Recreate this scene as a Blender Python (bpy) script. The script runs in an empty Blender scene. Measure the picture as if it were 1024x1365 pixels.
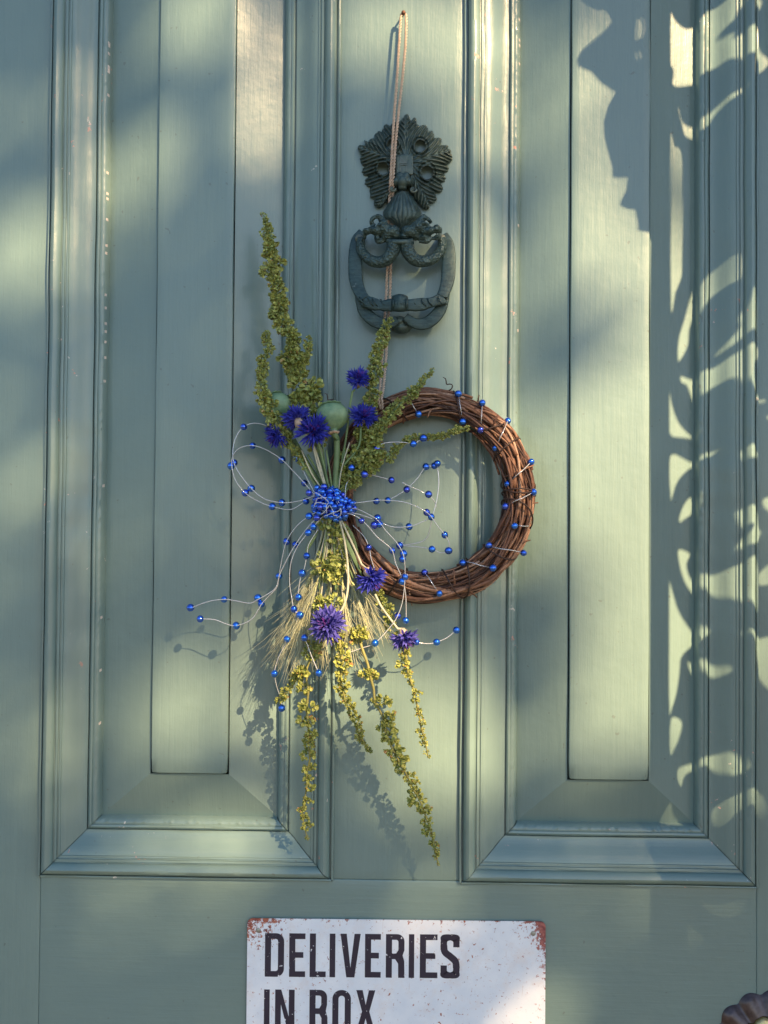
import bpy, math, random
from mathutils import Vector, Matrix, Quaternion, noise
from mathutils.geometry import tessellate_polygon
random.seed(7)
S = bpy.context.scene
COL = S.collection
# ---------------------------------------------------------------- camera
F, D, CZ = 1500.0, 1.125, 1.5
YAW, PIT, ROL = -0.02332704, 0.02300817, 0.00804469
cy_, sy_, cp_, sp_ = math.cos(YAW), math.sin(YAW), math.cos(PIT), math.sin(PIT)
FW = Vector((sy_*cp_, cy_*cp_, sp_)); r0 = Vector((cy_, -sy_, 0)); u0 = r0.cross(FW)
RT = r0*math.cos(ROL)+u0*math.sin(ROL); UP = u0*math.cos(ROL)-r0*math.sin(ROL)
CAM = Vector((0, -D, CZ))
cd = bpy.data.cameras.new('camera'); cam = bpy.data.objects.new('camera', cd); COL.objects.link(cam)
cd.sensor_fit = 'VERTICAL'; cd.sensor_height = 36; cd.lens = F/1365*36; cd.clip_start = 0.02; cd.clip_end = 2000
m = Matrix((RT, UP, -FW)).transposed().to_4x4(); m.translation = CAM; cam.matrix_world = m
S.camera = cam
# ---------------------------------------------------------------- light
SUN = Vector((0.72, -1.0, 0.78))            # towards the sun
w = bpy.data.worlds.new('World'); S.world = w; w.use_nodes = True
nt = w.node_tree; bg = nt.nodes['Background']
sky = nt.nodes.new('ShaderNodeTexSky'); sky.sky_type = 'NISHITA'; sky.sun_disc = False
sky.sun_elevation = math.asin(SUN.normalized().z); sky.sun_rotation = math.atan2(SUN.x, SUN.y)
sky.dust_density = 0.4; sky.air_density = 1.0; sky.ozone_density = 2.0
nt.links.new(sky.outputs[0], bg.inputs[0]); bg.inputs[1].default_value = 0.064
sl = bpy.data.lights.new('sun', 'SUN'); sl.energy = 5.0; sl.angle = math.radians(0.5); sl.color = (1.0, 0.665, 0.36)
so = bpy.data.objects.new('sun', sl); COL.objects.link(so); so.rotation_euler = SUN.to_track_quat('Z', 'Y').to_euler(); so.location = SUN*8
S.view_settings.view_transform = 'Standard'; S.view_settings.look = 'None'; S.view_settings.gamma = 1
S.view_settings.use_curve_mapping = False; S.view_settings.exposure = 1.86

# ---------------------------------------------------------------- helpers
MM = 0.001
PXM = 0.00075
def P(px, py, d=0.0):
    """photo pixel -> point of the place that lies d millimetres in front of the door face"""
    v = RT*(px-512)-UP*(py-682.5)+FW*F
    t = (D-d*MM)/v.y
    return CAM+v*t
def worg(o):
    p = Vector((0, 0, 0))
    while o: p = p+o.location; o = o.parent
    return p
def link(o, parent=None):
    COL.objects.link(o)
    if parent is not None: o.parent = parent
    return o
def thing(name, label, cat, loc, group=None):
    o = bpy.data.objects.new(name, None); link(o); o.location = loc; o.empty_display_size = .02
    o['label'] = label; o['category'] = cat
    if group: o['group'] = group
    return o
def copy_at(mesh, name, parent, loc, rot=(0, 0, 0), sc=1.0):
    o = bpy.data.objects.new(name, mesh); link(o, parent)
    o.location = Vector(loc)-worg(parent); o.rotation_euler = rot
    o.scale = sc if isinstance(sc, (tuple, list)) else (sc, sc, sc)
    return o
def spline(pts, n=8, closed=False):
    """Catmull-Rom through tuples of any length"""
    out = []; N = len(pts)
    if N < 3 and not closed:
        return [tuple(a+(b-a)*i/n for a, b in zip(pts[0], pts[1])) for i in range(n+1)]
    for i in range(N if closed else N-1):
        if closed: p = [pts[(i+k-1) % N] for k in range(4)]
        else: p = [pts[max(0, i-1)], pts[i], pts[i+1], pts[min(N-1, i+2)]]
        for k in range(n):
            t = k/n
            out.append(tuple(.5*(2*b+(c-a)*t+(2*a-5*b+4*c-e)*t*t+(-a+3*b-3*c+e)*t**3) for a, b, c, e in zip(*p)))
    if not closed: out.append(tuple(pts[-1]))
    return out
class MB:
    def __init__(s): s.v = []; s.f = []
    def add(s, vs, fs):
        o = len(s.v); s.v += [Vector(v) for v in vs]; s.f += [tuple(i+o for i in f) for f in fs]
    def tube(s, pts, r, n=6, squash=None, cap=True):
        """pts: Vectors, r: number or list; squash: (normal, factor) flattens along a direction"""
        K = len(pts); rr = r if isinstance(r, (list, tuple)) else [r]*K
        t = (pts[1]-pts[0]).normalized(); a = t.orthogonal().normalized(); vs = []
        for i in range(K):
            t = (pts[min(i+1, K-1)]-pts[max(i-1, 0)])
            if t.length > 1e-9: t.normalize()
            a = (a-t*a.dot(t)); a = a.normalized() if a.length > 1e-6 else t.orthogonal().normalized()
            b = t.cross(a)
            for k in range(n):
                q = 2*math.pi*k/n; vs.append(pts[i]+(a*math.cos(q)+b*math.sin(q))*rr[i])
        fs = [(i*n+k, i*n+(k+1) % n, (i+1)*n+(k+1) % n, (i+1)*n+k) for i in range(K-1) for k in range(n)]
        if cap: fs += [tuple(range(n))[::-1], tuple((K-1)*n+k for k in range(n))]
        s.add(vs, fs)
    def strap(s, pts, hw, ht, n=12, p=.5):
        """flat band in a plane parallel to the door; hw in-plane half width, ht half thickness"""
        K = len(pts); vs = []
        for i in range(K):
            t = pts[min(i+1, K-1)]-pts[max(i-1, 0)]; t.y = 0; t.normalize()
            a = Vector((t.z, 0, -t.x)); b = Vector((0, -1, 0))
            w_ = hw[i] if isinstance(hw, (list, tuple)) else hw; h_ = ht[i] if isinstance(ht, (list, tuple)) else ht
            for k in range(n):
                q = 2*math.pi*k/n; c, d = math.cos(q), math.sin(q)
                vs.append(pts[i]+a*w_*math.copysign(abs(c)**p, c)+b*h_*math.copysign(abs(d)**p, d))
        fs = [(i*n+k, i*n+(k+1) % n, (i+1)*n+(k+1) % n, (i+1)*n+k) for i in range(K-1) for k in range(n)]
        fs += [tuple(range(n))[::-1], tuple((K-1)*n+k for k in range(n))]
        s.add(vs, fs)
    def ball(s, c, r, nu=14, nv=9, rot=None):
        r = (r, r, r) if not isinstance(r, (tuple, list)) else r
        vs = [Vector((0, 0, r[2]))]
        for j in range(1, nv):
            for i in range(nu):
                a, b = 2*math.pi*i/nu, math.pi*j/nv
                vs.append(Vector((r[0]*math.cos(a)*math.sin(b), r[1]*math.sin(a)*math.sin(b), r[2]*math.cos(b))))
        vs.append(Vector((0, 0, -r[2])))
        if rot is not None: vs = [rot @ v for v in vs]
        fs = [(0, 1+i, 1+(i+1) % nu) for i in range(nu)]
        for j in range(nv-2):
            fs += [(1+j*nu+i, 1+(j+1)*nu+i, 1+(j+1)*nu+(i+1) % nu, 1+j*nu+(i+1) % nu) for i in range(nu)]
        L = len(vs)-1; fs += [(L, L-nu+(i+1) % nu, L-nu+i) for i in range(nu)]
        s.add([v+Vector(c) for v in vs], fs)
    def box(s, lo, hi):
        x0, y0, z0 = lo; x1, y1, z1 = hi
        s.add([(x0, y0, z0), (x1, y0, z0), (x1, y1, z0), (x0, y1, z0), (x0, y0, z1), (x1, y0, z1), (x1, y1, z1), (x0, y1, z1)],
              [(0, 3, 2, 1), (4, 5, 6, 7), (0, 1, 5, 4), (1, 2, 6, 5), (2, 3, 7, 6), (3, 0, 4, 7)])
    def plate(s, outer, holes, y0, y1):
        """outer, holes: lists of (x,z); solid between y0 (front) and y1"""
        loops = [outer]+list(holes); flat = [p for l in loops for p in l]; n = len(flat)
        tris = tessellate_polygon([[Vector((p[0], p[1], 0)) for p in l] for l in loops])
        fs = []
        for a, b, c in tris:
            A, B, C_ = flat[a], flat[b], flat[c]
            if (B[0]-A[0])*(C_[1]-A[1])-(B[1]-A[1])*(C_[0]-A[0]) < 0: a, b, c = a, c, b
            fs += [(a, b, c), (c+n, b+n, a+n)]
        o = 0
        for l in loops:
            k = len(l); fs += [(o+i, o+(i+1) % k, n+o+(i+1) % k, n+o+i) for i in range(k)]; o += k
        s.add([(p[0], y0, p[1]) for p in flat]+[(p[0], y1, p[1]) for p in flat], fs)
    def lathe(s, c, axis, prof, n=24, flute=None):
        """prof: (distance along axis, radius)"""
        axis = axis.normalized(); a = axis.orthogonal().normalized(); b = axis.cross(a); vs = []
        for h, r in prof:
            for k in range(n):
                q = 2*math.pi*k/n; rr = r*(flute(q, h) if flute else 1)
                vs.append(Vector(c)+axis*h+(a*math.cos(q)+b*math.sin(q))*rr)
        K = len(prof)
        s.add(vs, [(i*n+k, i*n+(k+1) % n, (i+1)*n+(k+1) % n, (i+1)*n+k) for i in range(K-1) for k in range(n)])
    def mesh(s, name, mat, org=Vector((0, 0, 0)), smooth=True):
        me = bpy.data.meshes.new(name); me.from_pydata([v-org for v in s.v], [], s.f)
        if mat: me.materials.append(mat)
        if smooth: me.polygons.foreach_set('use_smooth', [True]*len(me.polygons))
        me.update(); return me
    def build(s, name, mat, parent=None, smooth=True, label=None, cat=None, kind=None, sharp=None):
        org = worg(parent) if parent else Vector((0, 0, 0))
        me = s.mesh(name, mat, org, smooth)
        if sharp: me.set_sharp_from_angle(angle=math.radians(sharp))
        o = bpy.data.objects.new(name, me); link(o, parent)
        if label: o['label'] = label
        if cat: o['category'] = cat
        if kind: o['kind'] = kind
        return o
def bevel(o, wd, seg=2, ang=30):
    b = o.modifiers.new('bevel', 'BEVEL'); b.width = wd; b.segments = seg; b.limit_method = 'ANGLE'; b.angle_limit = math.radians(ang); return o

# ---------------------------------------------------------------- materials
class NT:
    def __init__(s, name):
        s.m = bpy.data.materials.new(name); s.m.use_nodes = True; s.t = s.m.node_tree; s.b = s.t.nodes['Principled BSDF']
    def n(s, typ, **kw):
        nd = s.t.nodes.new(typ)
        for k, v in kw.items():
            if k.startswith('i_'):
                key = k[2:]; key = int(key) if key.isdigit() else key.replace('_', ' ')
                nd.inputs[key].default_value = v
            else: setattr(nd, k, v)
        return nd
    def l(s, a, b): s.t.links.new(a, b)
    def noise(s, scale, vec=None, detail=4, rough=.6, stretch=None):
        nz = s.n('ShaderNodeTexNoise'); nz.inputs['Scale'].default_value = scale; nz.inputs['Detail'].default_value = detail; nz.inputs['Roughness'].default_value = rough
        if vec is None: vec = s.coord()
        if stretch:
            mp = s.n('ShaderNodeMapping'); mp.inputs['Scale'].default_value = stretch; s.l(vec, mp.inputs[0]); vec = mp.outputs[0]
        s.l(vec, nz.inputs['Vector']); return nz.outputs[0]
    def coord(s):
        if not hasattr(s, 'tc'): s.tc = s.n('ShaderNodeTexCoord')
        return s.tc.outputs['Object']
    def ramp(s, fac, stops):
        r = s.n('ShaderNodeValToRGB'); e = r.color_ramp.elements
        while len(e) < len(stops): e.new(.5)
        for k, (p, c) in enumerate(stops): e[k].position = p; e[k].color = (*c, 1) if len(c) == 3 else c
        s.l(fac, r.inputs[0]); return r.outputs[0]
    def mix(s, fac, a, b, mode='MIX'):
        mx = s.n('ShaderNodeMix', data_type='RGBA', blend_type=mode)
        for sock, v in ((mx.inputs[0], fac), (mx.inputs[6], a), (mx.inputs[7], b)):
            if isinstance(v, (int, float)): sock.default_value = v
            elif isinstance(v, tuple): sock.default_value = (*v, 1)
            else: s.l(v, sock)
        return mx.outputs[2]
    def math(s, op, a, b=0.0, c=None):
        mt = s.n('ShaderNodeMath', operation=op)
        for sock, v in zip(mt.inputs, (a, b, c)):
            if v is None: continue
            if isinstance(v, (int, float)): sock.default_value = v
            else: s.l(v, sock)
        return mt.outputs[0]
    def bump(s, h, strength, dist, prev=None):
        b = s.n('ShaderNodeBump'); b.inputs['Strength'].default_value = strength; b.inputs['Distance'].default_value = dist
        s.l(h, b.inputs['Height'])
        if prev is not None: s.l(prev, b.inputs['Normal'])
        return b.outputs[0]
    def fin(s, col=None, rough=None, normal=None, metal=None, **kw):
        for k, v in (('Base Color', col), ('Roughness', rough), ('Normal', normal), ('Metallic', metal)):
            if v is None: continue
            if isinstance(v, tuple): s.b.inputs[k].default_value = (*v, 1)
            elif isinstance(v, (int, float)): s.b.inputs[k].default_value = v
            else: s.l(v, s.b.inputs[k])
        for k, v in kw.items(): s.b.inputs[k.replace('_', ' ')].default_value = v
        return s.m
PAINT = (0.138, 0.217, 0.205)
def paint(name, horizontal=False, chips=0.0):
    N = NT(name)
    st = (14, 40, 260) if horizontal else (260, 40, 14)
    st2 = (40, 40, 900) if horizontal else (900, 40, 40)
    brush = N.noise(1.0, stretch=st, detail=5, rough=.65)
    fine = N.noise(1.0, stretch=st2, detail=3, rough=.6)
    big = N.noise(3.0, detail=3)
    lump = N.noise(55.0, detail=3, rough=.5)
    grit = N.noise(420.0, detail=2, rough=.5)
    c = N.mix(N.ramp(big, [(.3, (0, 0, 0)), (.7, (1, 1, 1))]), tuple(x*.93 for x in PAINT), tuple(x*1.05 for x in PAINT))
    c = N.mix(N.ramp(brush, [(.35, (0, 0, 0)), (.65, (1, 1, 1))]), N.mix(1.0, c, (.95, .96, .97), 'MULTIPLY'), c)
    sp = N.noise(170.0, detail=1, rough=.4)
    spots = N.ramp(sp, [(.76, (0, 0, 0)), (.79, (1, 1, 1))])
    c = N.mix(N.math('MULTIPLY', spots, .5), c, (.09, .11, .10))
    if chips:
        ch = N.noise(90.0, detail=4, rough=.7); ch2 = N.noise(9.0, detail=2)
        mk = N.math('MULTIPLY', N.ramp(ch, [(.66, (0, 0, 0)), (.68, (1, 1, 1))]), N.ramp(ch2, [(.60-chips*.08, (0, 0, 0)), (.64-chips*.08, (1, 1, 1))]))
        c = N.mix(mk, c, N.mix(N.ramp(N.noise(40.0), [(.45, (0, 0, 0)), (.55, (1, 1, 1))]), (.52, .50, .46), (.42, .20, .16)))
    nrm = N.bump(brush, .55, .0006); nrm = N.bump(fine, .35, .0002, nrm); nrm = N.bump(lump, .45, .0011, nrm); nrm = N.bump(grit, .12, .0003, nrm)
    r = N.math('ADD', N.math('MULTIPLY', brush, .20), .24)
    return N.fin(c, r, nrm, Coat_Weight=.4, Coat_Roughness=.14)
M_PV = paint('door paint vertical', False); M_PH = paint('door paint horizontal', True)
M_PVC = paint('door paint vertical chipped', False, 1.0); M_PHC = paint('door paint horizontal chipped', True, .8)
def simple(name, col, rough=.6, var=.15, scale=60, bumpd=.0004, bscale=400, metal=0, island=0.0, objr=0.0, stretch=None, **kw):
    N = NT(name)
    lo = tuple(x*(1-var) for x in col); hi = tuple(min(1, x*(1+var)) for x in col)
    c = N.mix(N.ramp(N.noise(scale, stretch=stretch), [(.3, (0, 0, 0)), (.7, (1, 1, 1))]), lo, hi)
    if island or objr:
        v = N.n('ShaderNodeNewGeometry').outputs['Random Per Island'] if island else N.n('ShaderNodeObjectInfo').outputs['Random']
        a = island or objr
        k = N.math('ADD', N.math('MULTIPLY', v, 2*a), 1-a)
        cc = N.n('ShaderNodeCombineColor'); [N.l(k, cc.inputs[i]) for i in range(3)]
        c = N.mix(1.0, c, cc.outputs[0], 'MULTIPLY')
    nrm = N.bump(N.noise(bscale, stretch=stretch), .6, bumpd)
    return N.fin(c, rough, nrm, metal, **kw)
# cast bronze
N = NT('verdigris bronze')
a = N.noise(130.0, detail=5, rough=.7); b = N.noise(700.0, detail=3)
geo = N.n('ShaderNodeNewGeometry')
cav = N.ramp(geo.outputs['Pointiness'], [(.46, (1, 1, 1)), (.54, (0, 0, 0))])
c = N.mix(N.ramp(a, [(.35, (0, 0, 0)), (.7, (1, 1, 1))]), (.024, .050, .050), (.080, .124, .108))
c = N.mix(N.math('MULTIPLY', N.ramp(geo.outputs['Pointiness'], [(.52, (0, 0, 0)), (.60, (1, 1, 1))]), .5), c, (.20, .22, .18))
M_BRZ = N.fin(c, N.math('ADD', N.math('MULTIPLY', a, .3), .30), N.bump(b, .5, .0003, N.bump(a, .6, .0010)), .35)
M_SCL = None
N = NT('verdigris bronze scaly')
vo = N.n('ShaderNodeTexVoronoi'); vo.inputs['Scale'].default_value = 420; N.l(N.coord(), vo.inputs[0])
a = N.noise(130.0, detail=5, rough=.7)
c = N.mix(N.ramp(a, [(.35, (0, 0, 0)), (.7, (1, 1, 1))]), (.022, .050, .052), (.062, .108, .100))
M_SCL = N.fin(c, .42, N.bump(vo.outputs[0], .9, .0014, N.bump(a, .5, .001)), .35)
N = NT('verdigris bronze streaked')
a = N.noise(1.0, stretch=(110, 110, 420), detail=5, rough=.75); b = N.noise(40.0)
c = N.mix(N.ramp(a, [(.35, (0, 0, 0)), (.8, (1, 1, 1))]), (.012, .034, .036), (.052, .100, .095))
c = N.mix(N.ramp(N.noise(300.0), [(.66, (0, 0, 0)), (.74, (1, 1, 1))]), c, (.16, .20, .19))
M_STK = N.fin(c, .38, N.bump(a, .5, .0012, N.bump(b, .5, .002)), .35)
M_NAIL = simple('rusty nail', (.12, .06, .04), .6, metal=.6)
M_TWN = simple('jute twine', (.48, .385, .30), .85, .25, 300, .0003, 1500)
N = NT('grapevine bark')
a = N.noise(240.0, detail=5, rough=.7)
c = N.ramp(N.n('ShaderNodeObjectInfo').outputs['Random'], [(0, (.040, .020, .016)), (.3, (.12, .058, .036)), (.65, (.20, .105, .062)), (.88, (.33, .20, .125)), (1, (.45, .31, .22))])
c = N.mix(N.ramp(a, [(.3, (0, 0, 0)), (.7, (1, 1, 1))]), N.mix(1.0, c, (.5, .45, .45), 'MULTIPLY'), N.mix(1.0, c, (1.25, 1.2, 1.15), 'MULTIPLY'))
M_VINE = N.fin(c, .6, N.bump(a, .7, .0009))
M_TWIG = simple('dark tendril', (.035, .018, .014), .6)
M_STEM = simple('green stem', (.13, .21, .09), .55, .25, 80)
M_DSTEM = simple('olive stem', (.20, .20, .06), .6, .25, 80)
M_PALE = simple('pale dry stem', (.42, .43, .32), .55, .2, 120)
M_POP = None
N = NT('poppy pod')
a = N.noise(110.0, detail=5, rough=.7)
c = N.mix(N.ramp(a, [(.35, (0, 0, 0)), (.65, (1, 1, 1))]), (.10, .20, .11), (.20, .32, .18))
M_POP = N.fin(c, .55, N.bump(a, .4, .001), Coat_Weight=.1)
def seedmat(name, c1, c2, c3):
    N = NT(name)
    rnd = N.n('ShaderNodeNewGeometry').outputs['Random Per Island']
    c = N.ramp(rnd, [(0, c1), (.55, c2), (.86, c2), (.97, c3)])
    c = N.mix(N.ramp(N.noise(500.0), [(.3, (0, 0, 0)), (.7, (1, 1, 1))]), N.mix(1.0, c, (.7, .72, .6), 'MULTIPLY'), c)
    ob = N.n('ShaderNodeObjectInfo').outputs['Random']
    c = N.mix(N.math('MULTIPLY', ob, .35), c, c1)
    m_ = N.fin(c, .5, N.bump(N.noise(900.0), .4, .0004))
    N.b.inputs['Subsurface Weight'].default_value = .25; N.b.inputs['Subsurface Radius'].default_value = (.002, .003, .001); N.b.inputs['Subsurface Scale'].default_value = .4
    return m_
M_SEED = seedmat('green dock seeds', (.17, .22, .055), (.42, .48, .15), (.36, .20, .09))
M_SEEDY = seedmat('yellow green dock seeds', (.19, .23, .05), (.38, .42, .11), (.36, .17, .07))
M_PET = simple('cornflower petals', (.020, .030, .34), .6, .35, 200, island=.4)
M_PETV = simple('sunlit cornflower petals', (.050, .048, .29), .55, .3, 200, island=.3)  # lighter violet of the sunlit bloom, put into the petal colour
M_PETI = simple('cornflower centre', (.10, .02, .22), .6, .3, 200)
M_CAL = simple('cornflower calyx', (.26, .22, .12), .7, .4, 300)
M_CALP = simple('pale cornflower calyx', (.42, .34, .26), .7, .3, 300)
M_BAR = simple('barley awns', (.36, .39, .26), .5, .2, 60, island=.25)
M_GRN = simple('barley grain', (.42, .44, .20), .55, .25, 200)
N = NT('pearly blue beads')
a = N.n('ShaderNodeObjectInfo').outputs['Random']
c = N.ramp(a, [(0, (.010, .10, .62)), (.6, (.02, .20, .85)), (1, (.05, .08, .60))])
M_BEAD = N.fin(c, .09, None, .85, Coat_Weight=1.0, Coat_Roughness=.04)
M_WIRE = simple('silvery cord', (.72, .76, .80), .16, .05, 60, 0, 400, metal=.25, Transmission_Weight=.45)
M_IRON = simple('painted cast iron', (.04, .045, .045), .45)
M_BRASS = simple('brass', (.62, .44, .18), .22, .12, 200, .0002, 300, metal=1.0)
M_DKB = simple('dark bronze', (.085, .066, .066), .3, .3, 150, .0004, 200, metal=.6)

# ---------------------------------------------------------------- setting
DOORL, DOORR, DOORT = -0.485, 0.465, 2.48
g = MB(); g.add([(-80, -160, 0), (80, -160, 0), (80, 6, 0), (-80, 6, 0)], [(0, 1, 2, 3)])
N = NT('stone path'); a = N.noise(4.0, detail=6); vo = N.n('ShaderNodeTexVoronoi'); vo.inputs['Scale'].default_value = 3; N.l(N.coord(), vo.inputs[0])
M_GR = N.fin(N.mix(a, (.06, .06, .055), (.11, .11, .10)), .9, N.bump(a, .5, .01))
g.build('ground', M_GR, kind='structure', smooth=False)
M_WALL = simple('rendered wall', (.46, .43, .37), .9, .1, 6, .002, 120)
g = MB()
g.box((-4, .03, 0), (DOORL-.11, .30, 3.6)); g.box((DOORR+.11, .03, 0), (4, .30, 3.6)); g.box((DOORL-.11, .031, DOORT+.13), (DOORR+.11, .30, 3.6))
g.build('wall', M_WALL, kind='structure', smooth=False)
fr = thing('door_frame', 'sage green painted timber frame around the panelled front door', 'door frame', (0, 0, 0))
for x0, x1 in ((DOORL-.11, DOORL-.004), (DOORR+.004, DOORR+.11)):
    g = MB(); g.box((x0, -.012, 0), (x1, .26, DOORT+.005)); bevel(g.build('jamb', M_PV, fr, False), .003)
g = MB(); g.box((DOORL-.11, -.012, DOORT+.006), (DOORR+.11, .26, DOORT+.13)); bevel(g.build('lintel', M_PH, fr, False), .003)

# ---------------------------------------------------------------- the door
door = thing('front_door', 'sage green painted panelled wooden front door with raised fields and mouldings', 'door', (0, .0, 0))
LX0, LX1, RX0, RX1 = -0.3685, -0.0735, 0.0510, 0.3447
PB, PT = CZ-0.3410, 2.34
LB, LT = 0.22, 0.80
g = MB(); g.box((DOORL+.001, .030, .012), (DOORR-.001, .044, DOORT-.001)); g.build('gap_backing', M_PV, door, False)  # slab added behind the boards to stop light coming through the gaps
def board(name, x0, x1, z0, z1, mat, vert=True, amp=.00035):
    """board with a very slightly uneven face and eased edges"""
    gap = .00012; x0 += gap; x1 -= gap; z0 += gap; z1 -= gap
    nx = max(4, int((x1-x0)/.012)); nz = max(4, int((z1-z0)/.012)); e = .0012
    xs = [x0, x0+e*.4, x0+e]+[x0+(x1-x0)*i/nx for i in range(1, nx)]+[x1-e, x1-e*.4, x1]
    zs = [z0, z0+e*.4, z0+e]+[z0+(z1-z0)*i/nz for i in range(1, nz)]+[z1-e, z1-e*.4, z1]
    g = MB(); vs = []
    for j, z in enumerate(zs):
        for i, x in enumerate(xs):
            q = 0
            for k, n_ in ((i, len(xs)), (j, len(zs))):
                kk = min(k, n_-1-k)
                q = max(q, (.0006, .0002, 0)[kk] if kk < 3 else 0)
            h = noise.noise(Vector((x*9+3, z*9, len(name))))*amp
            vs.append((x, -h+q, z))
    W = len(xs); fs = [(j*W+i, j*W+i+1, (j+1)*W+i+1, (j+1)*W+i) for j in range(len(zs)-1) for i in range(W-1)]
    g.add(vs, fs)
    b = [i for i in range(W)]+[j*W+W-1 for j in range(1, len(zs))]+[(len(zs)-1)*W+i for i in range(W-2, -1, -1)]+[j*W for j in range(len(zs)-2, 0, -1)]
    o = len(g.v); g.v += [Vector((vs[k][0], .029, vs[k][2])) for k in b]; K = len(b)
    g.f += [(b[k], o+k, o+(k+1) % K, b[(k+1) % K]) for k in range(K)]
    return g.build(name, mat, door)
IN = .0016
RJ = 0.3445
board('stile', DOORL, LX0+IN, .012, DOORT, M_PV)
board('stile', RJ-IN*.4, DOORR, .012, DOORT, M_PV)
board('rail', LX0+IN, RJ-IN*.4, LT-IN, PB+IN, M_PH)
board('rail', LX0+IN, RJ-IN*.4, PT-IN, DOORT, M_PH)
board('rail', LX0+IN, RJ-IN*.4, .012, LB+IN, M_PH)
board('muntin', LX1-IN, RX0+IN, PB+IN, PT-IN, M_PV)
board('muntin', LX1-IN, RX0+IN, LB+IN, LT-IN, M_PV)
# moulding section: (mm from the outer edge towards the field, mm proud of the stile face)
prof = [(0, 0), (.1, 3.4), (1.0, 4.0), (2.2, 3.8), (2.6, 0.6), (3.6, 0.6), (3.9, 5.0), (4.8, 8.4), (6.8, 11.2), (9.4, 12.2), (12.0, 11.2),
        (14.2, 9.0), (15.3, 7.0), (15.6, 5.0), (16.6, 4.8), (17.0, 6.2), (19.0, 6.0), (19.3, 4.2), (20.4, 4.0), (20.7, 5.0), (22.2, 4.8), (22.6, 3.6), (25, 3.2), (28.5, 1.6), (32, -.8), (36, -4.0), (40, -6.4), (43, -7.4), (45.4, -7.6),
        (45.8, -10.6), (46.9, -10.6), (47.2, -6.8), (48.6, -5.8), (50.4, -6.2), (50.8, -7.6), (51.8, -7.4), (53.6, -7.6), (55.6, -9.2), (57.2, -12.0), (58.4, -17.6)]
def section(side, X0, X1, Z0, Z1, mat, seed):
    """one mitred length of moulding"""
    n = 400; W = len(prof); vs = []; gap = .0005+.0002*math.sin(seed*5)
    L_ = (Z1-Z0) if side in 'lr' else (X1-X0)
    for i in range(n+1):
        t = i/n
        for k, (s_, h) in enumerate(prof):
            s_ *= MM; h = h*MM
            lo, hi = s_+gap, L_-s_-gap
            p = lo+(hi-lo)*t
            wob = noise.noise(Vector((p*14, seed*7.3, 0)))*.0010+noise.noise(Vector((p*60, seed*7.3, k*.05)))*.00022+noise.noise(Vector((p*25, k*.5, seed*3.1)))*.00034
            if k == 0: wob = 0
            if k >= W-4: wob += noise.noise(Vector((p*220, k, seed)))*.0009
            so = s_+(noise.noise(Vector((p*12, seed*3.7, 9)))*.0005 if 0 < k else noise.noise(Vector((p*10, seed, 4)))*.0003)
            y = -(h+wob)
            if side == 'l': vs.append((X0+so, y, Z0+p))
            if side == 'r': vs.append((X1-so, y, Z0+p))
            if side == 'b': vs.append((X0+p, y, Z0+so))
            if side == 't': vs.append((X0+p, y, Z1-so))
    fs = [(i*W+k, i*W+k+1, (i+1)*W+k+1, (i+1)*W+k) for i in range(n) for k in range(W-1)]
    if side in 'rb': fs = [f[::-1] for f in fs]
    g = MB(); g.add(vs, fs)
    return g, W, n
M_CHIP = simple('chipped paint primer', (.50, .46, .42), .7, .35, 500)
M_CHIP2 = simple('chipped pink undercoat', (.48, .27, .23), .7, .25, 300)
pid = 0
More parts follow.
